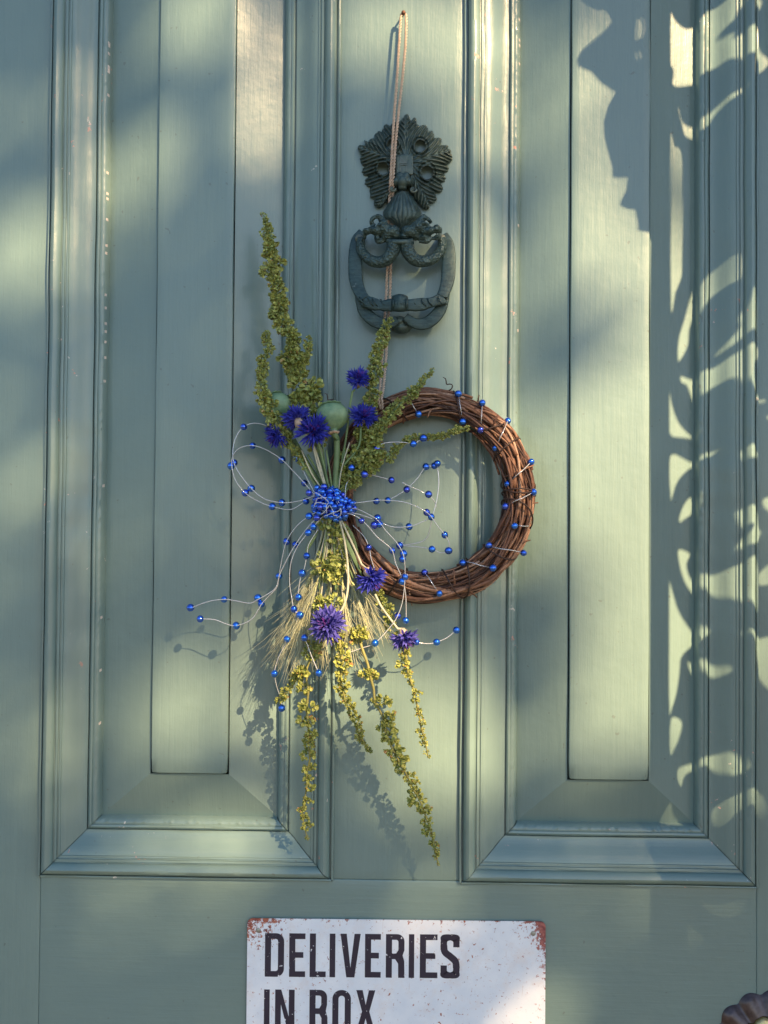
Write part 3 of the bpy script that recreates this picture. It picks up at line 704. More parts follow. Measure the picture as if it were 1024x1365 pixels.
# ---------------------------------------------------------------- nail and twine
nl = thing('nail', 'small rusty nail at the top holding the twine loop', 'nail', P(538, 17, 0))
g = MB(); g.tube([P(537, 22, -8), P(538, 17, 14)], .0010, 10); g.build('shank', M_NAIL, nl)
g = MB(); g.tube([P(538, 17, 13.5), P(538, 16.7, 15)], .0022, 12); g.build('nail_head', M_NAIL, nl)
tw = thing('twine', 'pale jute twine loop hanging from the nail behind the knocker to the wreath', 'twine', P(538, 22, 0))
def twisted(pts, r, pitch, name='strand'):
    L = [P(*p) for p in spline(pts, 14)]
    d = [0]
    for a, b in zip(L, L[1:]): d.append(d[-1]+(b-a).length)
    n = int(d[-1]/(pitch/9)); Q = []; j = 0
    for i in range(n+1):
        s_ = d[-1]*i/n
        while j < len(d)-2 and d[j+1] < s_: j += 1
        Q.append(L[j].lerp(L[j+1], (s_-d[j])/max(1e-9, d[j+1]-d[j])))
    for ply in range(2):
        g = MB(); pp = []
        for i, q in enumerate(Q):
            t = (Q[min(i+1, n)]-Q[max(i-1, 0)]).normalized(); a = t.cross(Vector((0, 1, 0))).normalized(); b = t.cross(a)
            w_ = 2*math.pi*i/9+ply*math.pi
            pp.append(q+(a*math.cos(w_)+b*math.sin(w_))*r*.55+Vector((noise.noise(q*300)*.0002, 0, 0)))
        g.tube(pp, r*.55, 6); g.build(name, M_TWN, tw)
twisted([(537,17,12.5),(534.5,24,13),(532,60,14),(529,110,15),(526,150,16.5),(523.5,190,18),(521.5,225,17),(520.5,243,15),(519.5,262,9),(518,300,7),(517,345,8),(514.5,400,9),(512,440,10),(509.5,480,14),(507,515,30),(506,524,38),(505,533,44),(507,545,40)], .0014, .0062)
twisted([(539,17,12.5),(541.5,24,13),(540.5,60,14),(536,110,15),(531.5,150,16.5),(527.5,190,18),(525,225,17),(524,243,15),(523.5,262,9),(522.5,300,7),(521.5,345,8),(519.5,400,9),(517,440,10),(514.5,480,14),(511.5,515,30),(510,524,38),(509,533,44),(510,545,40)], .0014, .0062)

# ---------------------------------------------------------------- wreath
WC = (571.0, 660.0); WR = 120.5
wr = thing('grapevine_wreath', 'round brown grapevine wreath of twisted twigs hanging on the door by twine', 'wreath', P(*WC, 0))
rw = random.Random(11)
def wpt(th, rho, phi):
    tw_ = (19.0+2.2*math.cos(th+.4))*(1+.16*noise.noise(Vector((math.cos(th)*2.2, math.sin(th)*2.2, 4))))
    R_ = WR+rho*tw_*math.cos(phi)
    # squashed a touch top to bottom like the real hoop
    return P(WC[0]+R_*math.cos(th), WC[1]-R_*math.sin(th)*1.02, 24+rho*18*math.sin(phi))
for i in range(190):
    g = MB(); th0 = rw.uniform(0, 6.28); span = rw.uniform(1.0, 4.2); ph = rw.uniform(0, 6.28); tws = rw.uniform(-1.6, 1.6)
    rho0 = math.sqrt(rw.uniform(.12, 1)) if i > 20 else rw.uniform(0, .4); n = int(span*13); r_ = rw.choice((.7, .8, 1.0, 1.2, 1.4, 1.9, 2.3))*MM
    pts = []; sd = rw.uniform(0, 99)
    for k in range(n+1):
        t = k/n; th = th0+span*t
        rho = rho0+.26*noise.noise(Vector((th*1.8, sd, 0)))
        rho += .10*(abs(2*t-1)**6)*rw.choice((0, 1))
        pts.append(wpt(th, min(1.06, max(0, rho)), ph+tws*span*t+.5*noise.noise(Vector((th*1.2, sd, 5)))))
    rr = [r_*(1-.35*k/n)*(1+.14*noise.noise(Vector((k*.7, sd, 3)))) for k in range(n+1)]
    g.tube(pts, rr, 7)
    g.build('vine', M_VINE, wr)
for i in range(26):      # broken ends that stick out
    th = rw.uniform(0, 6.28); a = wpt(th, .9, rw.uniform(.2, 2.9)); b = wpt(th+rw.uniform(.03, .09), 1.22+rw.uniform(0, .2), rw.uniform(-.4, 3.4))
    g = MB(); g.tube([a, a.lerp(b, .6), b], [.0011, .0009, .0006], 6); g.build('broken_end', M_VINE, wr)
for th, sp in ((.45, .10), (.20, -.16), (-.06, .12), (-.32, .25), (-.62, -.10), (-1.15, .12), (-1.3, -.08), (1.15, .16), (1.95, .1), (-1.9, .06), (.95, -.2)):
    g = MB(); pts = []
    for k in range(27):
        q = k/26; pts.append(wpt(th+sp*math.sin(q*3.1+th)*1.1, 1.10, -.9+q*5.0))
    g.tube(pts, .0008, 6); g.build('tendril', M_TWIG, wr)
for x, y, s_ in ((598, 519, 1), (492, 517, -1), (440, 540, 1)):
    g = MB(); pts = [P(x+s_*(2*k-.35*k*k+3*math.sin(k*.9)), y-1.6*k+2*math.cos(k*1.1), 40+k*.6) for k in range(10)]
    g.tube(pts, [.0006]*8+[.0005, .0003], 5); g.build('tendril', M_TWIG, wr)

# ---------------------------------------------------------------- beads and cords
g = MB(); g.ball((0, 0, 0), (1, 1, .92), 18, 12); BEAD = g.mesh('bead', M_BEAD)
rb = random.Random(5)
def bead(par, px, py, d, r=4.9):
    r = r*rb.uniform(.92, 1.06)*PXM
    copy_at(BEAD, 'bead', par, P(px, py, d), (rb.uniform(0, 6), rb.uniform(0, 6), rb.uniform(0, 6)), r)
def beadwire(label, lines, beads, group='beaded cords of the bow', name='beaded_cord', r=.00046):
    x, y, d = lines[0][0]
    t = thing(name, label, 'beaded cord', P(x, y, d), group)
    for l in lines:
        pts = spline(l, 7); g = MB(); g.tube([P(*p) for p in pts], r*rb.uniform(.85, 1.1), 6); g.build('cord', M_WIRE, t)
    for b in beads: bead(t, b[0], b[1], b[2] if len(b) > 2 else 44)
def d3(pts, d0, d1):
    n = len(pts)-1; return [(x, y, d0+(d1-d0)*(i/n)**.8) for i, (x, y) in enumerate(pts)]
BW = []
BW.append(('large upper left loop of white cord, its top bead level with the cornflowers', [d3([(430,664),(421,661),(398,668),(376,670),(353,665),(335,651),(320,632),(312,617),(310.5,600),(315,582),(325,569),(340,564),(356,568),(368,577)],60,40)], [(376,670),(335,651),(312,617),(325,569)]))
BW.append(('inner upper left loop of white cord with blue beads beside the bead knot', [d3([(430,668),(418,658),(406,644),(391,628),(376,613),(356,600),(337,594),(320,597),(311,607),(309,621),(314,640),(327,657),(344,668),(363,675),(388,679),(408,668),(428,662)],60,44)], [(406,644),(376,613),(337,594),(308,621),(327,657),(363,675),(408,668)]))
BW.append(('straight white cord with one blue bead among the green stems', [d3([(422,662),(408,635),(396,611),(385,588)],58,52)], [(396,611,54),(412,657,57)]))
BW.append(('long trailing cord whose end bead is the lower of the two far left ends', [d3([(436,680),(425,682),(412,688),(395,702),(382,722),(376,745),(372,768),(369,783),(358,795),(349,805),(336,825),(315,834),(300,831),(286,826),(267,825)],62,44)], [(412,688,58),(382,722),(372,768),(348.5,805),(315,834),(267,825)]))
BW.append(('lower left trailing cord whose end bead reaches farthest left', [d3([(436,682),(423,690),(408,706),(394,726),(383,745),(373,766),(368,783),(355,793),(344,799),(333,804),(315,801),(299,799),(277,802),(254,811)],62,46)], [(423,690,60),(394,726),(344,797),(299,799),(254,810)]))
BW.append(('beaded white cord curving down over the barley left of the violet cornflower', [d3([(436,684),(427,692),(418,702),(411,710),(397,728),(388,750),(386,775),(389,797),(392,812),(397,818),(400,821)],62,58),d3([(392,812),(394,820),(396,832)],56,56)], [(418,702,60),(411,710,60),(392,812,58),(400,820,58)]))
BW.append(('thin cord with three blue beads left of the hanging green stems', [d3([(424,706),(412,725),(409,741),(406,757),(402,765),(399,780),(397,796)],58,58)], [(409,741,58),(403,764,58),(398,796,58)]))
BW.append(('short cord with two blue beads at the lower left edge of the barley', [d3([(385,848),(380,860),(372,875),(367,890),(366,898)],60,50),d3([(366,900),(369,915),(374,930),(376,943)],50,44)], [(383,852,60),(366,898,52),(375.5,944,46)]))
BW.append(('short cord with two blue beads hanging in front of the yellow seed heads', [d3([(405,848),(410,860),(416,876),(425,897)],64,62)], [(406,850,64),(425,897,62)]))
BW.append(('white cord with blue beads arching through the ring to its right end bead', [d3([(460,676),(472,671),(486,669),(502,667),(517,667),(537,669),(555,675),(569,683),(575,689),(585,703),(593,713),(599,724),(598,734),(588,737),(576,732),(556,729),(533,727)],62,40)], [(502,668),(517,667),(569,683),(575,689),(593,713),(598,734),(576,732),(533,727)]))
BW.append(('grey cord with a violet bead low in the ring opening', [d3([(462,682),(480,686),(500,693),(522,702),(545,702),(560,697),(575,690)],60,42)], [(545.5,702,40)]))
BW.append(('thin dark cord with a twisted bead pair at its top inside the ring', [d3([(576,690),(582,668),(585,645),(584,628),(582,617)],40,34),d3([(576,690),(573,706),(568,718),(556,724),(533,727)],40,34),d3([(583,618),(579,622),(568,622),(556,638),(542,652),(530,660),(517,667)],36,40)], [(579,621,36),(583,618,38),(568,622,36),(542.5,652.5,38)]))
BW.append(('short white cord ending in a single bead in the middle of the ring', [d3([(536,643),(548,649),(560,654),(571,659)],44,40),d3([(571,659),(579,668),(582,676)],40,36)], [(571.5,659,40)]))
BW.append(('white cord with three blue beads above the bead knot', [d3([(460,664),(462,645),(471,636),(486,632),(503,635),(522,640)],62,46)], [(469,623.5,58),(486,632,56),(522,640,46)]))
BW.append(('white cord with three blue beads along the trailing green sprig in the ring', [d3([(503,598),(509,592),(520,589.5),(535,589.5),(551,591),(558,588),(564,584)],56,48)], [(502.6,598,56),(551,591.5,50),(564.5,584,50)]))
BW.append(('white cord with blue beads dropping from the knot across the wreath bottom', [d3([(458,684),(470,686),(482,693),(492,703),(503,716),(514,725),(523,734),(528,752),(537,773),(541,795),(541.5,827)],62,48)], [(482,694,56),(523,734,48),(536,775,52),(541,827,48)]))
BW.append(('white cord with three close beads right of the knot running down to the bottom cornflower', [d3([(458,680),(474,678),(490,685),(503,693),(515,708),(527,721),(535,733),(539,745),(540,768),(537,800),(530,821),(521,835),(500,857),(482,864),(465,870)],62,52)], [(503.5,690.5,56),(499,700,56),(506.5,699,56),(538,738,48),(536.5,745.5,48),(540,769,54),(530,821,48),(500,857,54)]))
BW.append(('thin dark cord with three blue beads ending farthest right below the wreath', [d3([(548,845),(556,855),(570,858),(582,856),(596,850),(608,840)],46,38)], [(608.5,840,38),(582,856,40),(555,856,46)]))
BW.append(('thin clear cord with a bead behind the wreath bottom left', [d3([(470,700),(485,715),(492,730),(495,745),(500,760)],40,44)], [(491.5,730,42)]))
for lb_, ls, bs in BW: beadwire(lb_, ls, bs)
# cord wound round the wreath
t = thing('wreath_cord', 'thin silvery cord with blue beads wound around the grapevine wreath', 'beaded cord', P(641, 555, 42), 'beaded cords of the bow')
def seg(*pts):
    g = MB(); g.tube([P(*p) for p in spline(list(pts), 6)], .0005, 6); g.build('cord', M_WIRE, t)
for (x0, y0), (x1, y1) in (((611,525),(617,562)),((643,537),(641,573)),((677,561),(661,597)),((708,616),(677,645)),((711,656),(674,675)),((705,701),(686,701)),((652,728),(698,737)),((657,757),(617,748)),((586,791),(566,763)),((558,552),(545,532))):
    seg((x0, y0, 32), ((2*x0+x1)/3, (2*y0+y1)/3+.5, 44), ((x0+2*x1)/3, (y0+2*y1)/3-.5, 44), (x1, y1, 30))
for x, y, d in ((611,525,40),(643,537,38),(677,561,30),(641,573,40),(617,562,40),(558,552,42),(661,597,36),(708,616,32),(677,645,36),(711,656,34),(674,675,36),(686,701,46),(652,727,38),(698,737,34),(657,757,44),(617,750,36),(586,791,42),(566,763,34)): bead(t, x, y, d, 4.8)
# knot of beads
t = thing('bead_knot', 'dense knot of shiny blue beads and silvery cord tying the flower bunch', 'bead knot', P(442, 671, 60))
placed = []
tries = 0
while len(placed) < 105 and tries < 14000:
    tries += 1
    a = rb.uniform(0, 6.283); q = math.sqrt(rb.random()); x = 442+(27+5*math.sin(3*a+1))*q*math.cos(a)+3*q*math.sin(a); y = 671+(22+4*math.sin(2*a))*q*math.sin(a)
    d = 54+12*math.sqrt(1-q*q)+rb.uniform(-9, 6); p = P(x, y, d)
    if all((p-k).length > .0042 for k in placed): placed.append(p); bead(t, x, y, d, rb.uniform(3.5, 4.6))
for k in range(8):
    a = rb.uniform(0, 3.14); ca, sa = math.cos(a), math.sin(a); ox, oy = rb.uniform(-24, 24), rb.uniform(-18, 18)
    L = rb.uniform(16, 30); pts = [(441+ox*(1-abs(q))+ca*L*q+rb.uniform(-4, 4), 671+oy*(1-abs(q))+sa*L*.8*q+rb.uniform(-3, 3), 52+20*math.sqrt(max(0, 1-q*q))) for q in (-1, -.6, -.2, .2, .6, 1)]
    g = MB(); g.tube([P(*p) for p in spline(pts, 6)], .00042, 6); g.build('cord', M_WIRE, t)

# ---------------------------------------------------------------- seed sprigs
rs = random.Random(21)
def seedgeo(g, c, ax, s_):
    ax = ax.normalized(); a = ax.orthogonal().normalized(); a.rotate(Quaternion(ax, rs.uniform(0, 6.28)))
    for w_ in range(3):
        q = Quaternion(ax, w_*2.094); u = q @ a; n = ax.cross(u)
        k = rs.uniform(.75, 1.1); cv = rs.uniform(.1, .4)
        pts = [(0, 0, 0), (.34, .12, cv*.5), (.62*k, .45, cv), (.50*k, .85, cv*.8), (.12, 1.05, .1), (0, .8, 0), (.26, .5, -.10)]
        vs = [c+(u*x+ax*y+n*z)*s_ for x, y, z in pts]
        g.add(vs, [(0, 1, 6), (1, 2, 6), (2, 3, 6), (3, 4, 6), (4, 5, 6), (5, 0, 6)])
def cluster(n, flat, mat, nm):
    g = MB()
    for i in range(n):
        v = Vector((rs.gauss(0, 1), rs.gauss(0, 1), rs.gauss(0, flat))).normalized(); rr = rs.uniform(.2, .72)
        seedgeo(g, Vector((v.x*rr, v.y*rr, v.z*rr*flat)), (v+Vector((rs.uniform(-.5, .5), rs.uniform(-.5, .5), rs.uniform(-.5, .5)))), rs.uniform(.32, .50))
    return g.mesh(nm, mat, smooth=False)
CL = {'g': [cluster(28, .9, M_SEED, 'seed_cluster') for _ in range(6)], 'y': [cluster(24, .65, M_SEEDY, 'seed_cluster') for _ in range(6)], 's': [cluster(14, .9, M_SEED, 'seed_cluster') for _ in range(4)], 't': [cluster(13, .8, M_SEEDY, 'seed_cluster') for _ in range(4)]}
def sprig(label, pts, kind='g', step=.85, lean=.3, stem=1.0, start=0, name='seed_sprig', jit=.28):
    """pts: (px, py, depth mm, half width px)"""
    root = pts[0]; t = thing(name, label, 'seed sprig', P(*root[:3]), 'dock seed sprigs of the bunch')
    sp = spline(pts, 10); g = MB(); K = len(sp)
    g.tube([P(*p[:3]) for p in sp], [(.0015-.0009*i/(K-1))*stem for i in range(K)], 6); g.build('stem', M_DSTEM if kind == 'y' else M_STEM, t)
    L = [0]
    for a, b in zip(sp, sp[1:]): L.append(L[-1]+math.hypot(b[0]-a[0], b[1]-a[1]))
    s_ = start*L[-1]; j = 0
    while s_ < L[-1]:
        while j < K-2 and L[j+1] < s_: j += 1
        q = (s_-L[j])/max(1e-6, L[j+1]-L[j]); x, y, d, hw = [a+(b-a)*q for a, b in zip(sp[j], sp[j+1])]
        if hw < 1.2: s_ += 2; continue
        hw = max(2.4, hw*(1.22 if kind == 'g' else 1.15)); k2 = kind if hw > 5 else {'g': 's', 'y': 't'}[kind]
        sc = hw*PXM*rs.uniform(.85, 1.12)
        n = 1 if hw < 16 else 2
        for _ in range(n):
            h2 = hw if n == 1 else hw*.66
            ox = rs.gauss(0, jit)*hw if n == 1 else rs.uniform(-.55, .55)*hw
            p = P(x+ox, y+rs.gauss(0, .1)*hw, d+rs.uniform(-2, 2))
            tilt = rs.gauss(0, lean)
            copy_at(rs.choice(CL[k2]), 'seed_cluster', t, p, (rs.gauss(0, lean), tilt, rs.uniform(0, 6.28)), sc if n == 1 else sc*.72)
        s_ += hw*step*rs.uniform(.8, 1.25)/(1.25 if n == 2 else 1)
def sp_(*a): return list(a)
sprig('tallest green seed sprig rising at upper left with its bent tip', sp_((438,655,50,3),(425,600,48,10),(413,560,46,17),(405,530,45,20),(397,490,44,18),(386,450,42,13),(374,410,40,11),(367,375,38,11),(364,330,36,9),(357,303,34,6),(350,284,32,3)), 'g', .62, .5, start=.18)
sprig('short green side twig at the right of the tallest sprig', sp_((398,500,48,7),(406,480,48,6),(410,463,46,6),(412,447,44,4)), 'g', .7)
sprig('small green side twig at the left of the tallest sprig', sp_((390,482,44,9),(380,475,42,8),(371,472,40,5)), 'g', .7)
sprig('short thin green sprig at far left above the green pod', sp_((436,660,54,2),(405,620,56,5),(386,590,58,8),(374,568,60,10),(362,542,60,10),(352,520,58,9),(349,500,54,7),(354,478,50,7),(357,455,48,7),(356,440,46,4)), 'g', .80, start=.2)
sprig('slender green sprig that crosses the twine and reaches up to the knocker', sp_((452,655,50,6),(470,625,48,13),(482,595,47,14),(492,560,46,12),(496,530,46,11),(498,505,46,10),(503,480,44,9),(508,455,42,8),(515,437,40,7),(521,424,38,4)), 'g', .68, start=.05)
sprig('green sprig arching up to the right over the wreath top', sp_((455,655,52,5),(478,628,54,12),(497,600,56,12),(508,575,56,10),(520,555,56,9),(535,537,56,8),(553,520,54,7),(566,505,52,5),(578,491,48,3)), 'g', .72, start=.1)
sprig('long thin green sprig trailing right across the ring opening to the vines', sp_((456,660,50,6),(475,638,50,10),(497,620,50,9),(520,604,48,8),(535,594,48,4),(548,584,48,6),(570,583,46,5),(590,581,46,5),(607,574,44,6),(622,570,42,4)), 'g', .8, start=.1)
sprig('dark green seed mass between the poppy pod and the wreath', sp_((450,655,44,8),(462,632,42,14),(474,605,40,15),(486,580,38,13),(490,560,36,9)), 'g', .6)
sprig('small green seed tuft tucked under the bead knot', sp_((440,690,52,14),(443,703,54,15),(450,716,54,12)), 'g', .6)
sprig('green seed whorl on stems midway below the knot', sp_((438,745,56,13),(436,757,58,13),(441,768,58,11)), 'g', .6)
sprig('pair of green whorls beside the pale stem below the knot', sp_((452,735,50,8),(454,748,52,8),(452,768,52,6),(450,783,52,8)), 'g', .9)
sprig('green seed whorls right above the violet cornflower', sp_((428,800,56,10),(438,806,60,12),(448,803,58,9)), 'g', .7)
sprig('long hanging yellow green sprig at left with reddish tip over the moulding', sp_((430,845,48,8),(418,870,50,13),(408,895,50,12),(411,920,48,12),(409,945,46,11),(411,968,44,12),(411,990,42,9),(413,1012,40,11),(409,1030,38,8),(409,1050,36,9),(404,1075,34,7),(405,1098,32,8),(411,1120,30,3)), 'y', 1.4, .25, start=.0)
sprig('short yellow green side sprig pointing left from the leftmost hanging one', sp_((404,890,48,6),(395,905,48,9),(386,918,46,7),(375,930,44,8),(368,935,42,5)), 'y', .9)
sprig('hanging yellow green sprig below the violet cornflower', sp_((452,850,52,6),(455,872,52,10),(456,892,52,9),(454,908,50,10),(458,925,48,8),(464,945,46,8),(472,962,42,9),(479,980,38,6),(487,992,34,6),(494,1004,30,4)), 'y', .85, .35)
sprig('longest hanging yellow green sprig with spaced whorls at the lower right', sp_((478,845,50,13),(482,862,52,-6),(490,885,52,-6),(494,903,52,15),(498,918,50,-6),(499,930,50,-3),(501,938,50,13),(510,955,48,12),(514,975,48,12),(523,998,46,12),(535,1020,44,12),(543,1035,42,10),(551,1052,42,10),(560,1068,40,11),(569,1092,38,9),(577,1115,36,8),(581,1132,34,6),(584,1154,32,3)), 'y', 1.08, .3)
sprig('short hanging sprig below the lowest right cornflower', sp_((534,848,46,7),(541,872,46,9),(543,892,44,8),(549,912,42,7),(553,928,40,7),(558,948,38,6),(561,968,36,6),(566,985,34,6),(571,1010,30,3)), 'y', 1.3, .3)
sprig('dark little green sprig just under the wreath beside the barley', sp_((505,792,34,5),(511,803,34,8),(519,822,34,9),(516,838,36,8)), 'g', .9)
sprig('small green seed whorl right of the violet cornflower', sp_((466,842,48,7),(478,848,50,12),(488,846,48,8)), 'y', .7)

# ---------------------------------------------------------------- cornflowers
rf = random.Random(33)
def floret_mesh(mat):
    g = MB(); n = 6; L0 = []
    for k in range(n): a = 6.283*k/n; L0.append((.07*math.cos(a), .07*math.sin(a), 0))
    L1 = [(.15*math.cos(6.283*k/n), .15*math.sin(6.283*k/n), .50) for k in range(n)]
    vs = L0+L1; fs = [(k, (k+1) % n, n+(k+1) % n, n+k) for k in range(n)]
    for k in range(n):
        a = 6.283*(k+.5)/n+rf.uniform(-.12, .12); r = rf.uniform(.34, .58); z = rf.uniform(.78, 1.12); o = len(vs)
        vs += [(r*.62*math.cos(a-.38), r*.62*math.sin(a-.38), .5+(z-.5)*.5), (r*.62*math.cos(a+.38), r*.62*math.sin(a+.38), .5+(z-.5)*.5), (r*math.cos(a), r*math.sin(a), z)]
        fs += [(n+k, n+(k+1) % n, o+1, o), (o, o+1, o+2)]
    g.add(vs, fs); return g.mesh('floret', mat, smooth=False)
FLO = {'b': [floret_mesh(M_PET) for _ in range(4)], 'v': [floret_mesh(M_PETV) for _ in range(4)]}
def cornflower(label, c, r, face, cal, stem, col='b', calm=None, nrow=(13, 9)):
    """c: px centre with depth; face: (right, up, towards viewer) direction; stem: px path from the calyx"""
    ax = (Vector((face[0], -face[2], face[1]))).normalized(); C = P(*c); R_ = r*PXM*.86
    t = thing('cornflower', label, 'cornflower', C, 'cornflowers of the bunch')
    if stem:
        b = C-ax*R_*.95; g = MB(); pts = [b]+[P(*p) for p in spline(stem, 8)]
        g.tube(pts, [.0011]*len(pts), 7); g.build('stem', M_PALE if calm else M_STEM, t)
    g = MB(); g.lathe(C-ax*R_*.98, ax, [(0, R_*.06), (R_*.05, R_*.2), (R_*.25, R_*.33), (R_*.5, R_*.32), (R_*.72, R_*.22), (R_*.82, R_*.2)], 14, lambda q, h: 1+.10*math.sin(q*7+h*1500))
    g.build('calyx', calm or M_CAL, t)
    u = ax.orthogonal().normalized(); v = ax.cross(u); base = C-ax*R_*.25
    for (n, el, sc, off) in ((nrow[0]+3, 80, 1.04, 0), (nrow[1]+3, 54, .95, .4), (9, 26, .80, .2)):
        for k in range(n):
            a = 6.283*(k+off)/n+rf.uniform(-.2, .2); e = math.radians(el+rf.uniform(-18, 16))
            d = ax*math.cos(e)+(u*math.cos(a)+v*math.sin(a))*math.sin(e)
            q = d.to_track_quat('Z', 'X'); q = q @ Quaternion((0, 0, 1), rf.uniform(0, 6.28))
            s_ = R_*sc*rf.uniform(.78, 1.18)
            copy_at(rf.choice(FLO[col]), 'floret', t, base+d*R_*.12, q.to_euler(), (s_*.74, s_*.74, s_))
    g = MB()
    for k in range(26):
        e = math.radians(rf.uniform(0, 42)); a = rf.uniform(0, 6.28); d = ax*math.cos(e)+(u*math.cos(a)+v*math.sin(a))*math.sin(e)
        L = R_*rf.uniform(.55, .95); m_ = base+d*L*.6+ax*L*.1; g.tube([base, m_, base+d*L+ax*L*.12], [R_*.03, R_*.03, R_*.018], 4)
    g.build('stamens', M_PETI, t)
cornflower('highest blue cornflower standing alone beside the slender sprig', (478, 503, 56), 17, (.1, .9, .55), None, [(470,522,54),(466,545,53),(462,580,52),(455,620,52),(448,660,54)])
cornflower('blue cornflower right of the poppy pod with brown calyx showing', (486, 553, 60), 19, (.35, .55, .6), None, [(481,571,56),(480,590,55),(472,605,54),(456,625,54),(448,660,56)])
cornflower('blue cornflower turned away so its pale calyx shows, beside the left pod', (395, 555, 66), 20, (-.35, .75, -.35), None, [(404,572,60),(420,600,58),(436,655,58)], calm=M_CALP)
cornflower('frilly blue cornflower facing front between the two pods', (418, 573, 74), 23, (.1, .25, 1), None, [(425,592,60),(432,620,58),(440,655,58)])
cornflower('drooping blue cornflower partly hidden at the far left', (366, 581, 60), 18, (-.7, -.5, .5), None, [(376,572,52),(400,600,50),(432,655,54)])
cornflower('blue cornflower with pale calyx drooping over the lower left of the wreath', (497, 773, 62), 22, (.45, -.75, .35), None, [(482,752,60),(470,725,58),(458,700,56),(448,680,56)], calm=M_CALP)
cornflower('violet blue cornflower in the sun in front of the barley', (436, 833, 78), 24, (-.05, .1, 1), None, [(445,822,66),(456,812,64),(463,790,64),(464,760,62),(460,725,60),(452,690,58)], 'v', M_CALP, (16, 12))
cornflower('lowest right blue cornflower hanging below the wreath', (540, 853, 52), 19, (.25, -.85, .4), None, [(530,838,50),(518,822,52),(508,808,54),(500,792,54)], 'v', M_CALP)

# ---------------------------------------------------------------- poppy pods
def poppy(label, c, rx, axis, stem, r_stem=.0030):
    C = P(*c); ax = Vector((axis[0], -axis[2], axis[1])).normalized(); R_ = rx*PXM
    t = thing('poppy_pod', label, 'poppy pod', C, 'poppy pods of the bunch')
    pr = [(-1.02, .20), (-.98, .26), (-.9, .24), (-.82, .22), (-.74, .40), (-.6, .62), (-.35, .86), (-.05, 1.0), (.25, .98), (.5, .86), (.68, .66), (.76, .45)]
    g = MB(); g.lathe(C, ax, [(h*R_, r*R_) for h, r in pr], 32, lambda q, h: 1+.025*math.cos(q*9)); g.build('pod', M_POP, t)
    g = MB(); g.lathe(C, ax, [(.72*R_, .30*R_), (.78*R_, .50*R_), (.80*R_, .62*R_), (.84*R_, .60*R_), (.88*R_, .3*R_), (.86*R_, .01*R_)], 36, lambda q, h: 1+.10*math.cos(q*10)); g.build('crown', M_POP, t)
    g = MB(); g.lathe(C, ax, [(-1.06*R_, .1*R_), (-1.05*R_, .30*R_), (-1.0*R_, .34*R_), (-.95*R_, .30*R_), (-.94*R_, .1*R_)], 18, lambda q, h: 1+.12*math.sin(q*5)); g.build('collar', M_CALP, t)
    pts = [C-ax*R_*1.0]+[P(*p) for p in spline(stem, 8)]; g = MB(); g.tube(pts, r_stem, 10); g.build('stem', M_STEM, t)
poppy('pale green poppy pod in the middle of the bunch above the knot', (443, 556, 58), 21, (-.12, 1, -.25), [(449,585,54),(449,610,54),(446,660,54)])
poppy('dark green poppy pod behind the far left sprig', (369, 543, 44), 21, (-.35, .9, -.2), [(385,575,46),(405,610,48),(436,660,52)], .0024)

# ---------------------------------------------------------------- plain stems
for k, (x, y, x2, y2, m_, r_) in enumerate([(395,590,430,660,M_STEM,1.3),(402,600,433,660,M_PALE,.9),(410,606,436,660,M_STEM,1.5),(416,590,437,660,M_PALE,1.0),(428,596,440,660,M_PALE,.8),(435,600,443,660,M_STEM,1.2),(460,600,446,660,M_STEM,.9),(385,585,428,660,M_STEM,1.6),
       (466,590,450,660,M_PALE,.8),(424,610,438,660,M_PALE,1.1),(430,585,438,660,M_STEM,1.0),(406,612,432,660,M_STEM,1.4)]):
    if k == 0: bt = thing('stem_bundle', 'bundle of green and straw coloured cut stems held by the bead knot', 'stems', P(440, 670, 50))
    g = MB(); q = rf.uniform(48, 60); g.tube([P(*p) for p in spline([(x, y, q), ((x+x2)/2+rf.uniform(-3, 3), (y+y2)/2, q+2), (x2, y2, 56), (442+rf.uniform(-6, 6), 690, 54)], 6)], r_*MM*.8, 6); g.build('stem', m_, bt)
for k in range(16):
    x2 = rf.uniform(412, 488); y2 = rf.uniform(735, 800); g = MB(); q = rf.uniform(46, 60)
    g.tube([P(*p) for p in spline([(440+rf.uniform(-8, 10), 680, 54), (441+(x2-441)*.4+rf.uniform(-3, 3), 715, q), (x2, y2, q-2)], 7)], rf.choice((.6, .8, 1.1))*MM, 6); g.build('stem', rf.choice((M_STEM, M_STEM, M_PALE, M_BAR)), bt)
for (pts, wd) in (([(424,708,50),(415,722,52),(407,738,48)], 3.0),([(446,700,54),(462,722,56),(474,748,58),(484,770,52)], 3.2),([(452,690,50),(468,712,48),(478,738,44)], 2.6)):
    sp = spline(pts, 6); K = len(sp); g = MB(); g.strap([P(*p) for p in sp], [max(.2, wd*math.sin(math.pi*(.12+.86*i/(K-1))))*PXM for i in range(K)], .0003, 8, 1.0); g.build('leaf_blade', M_STEM, bt)

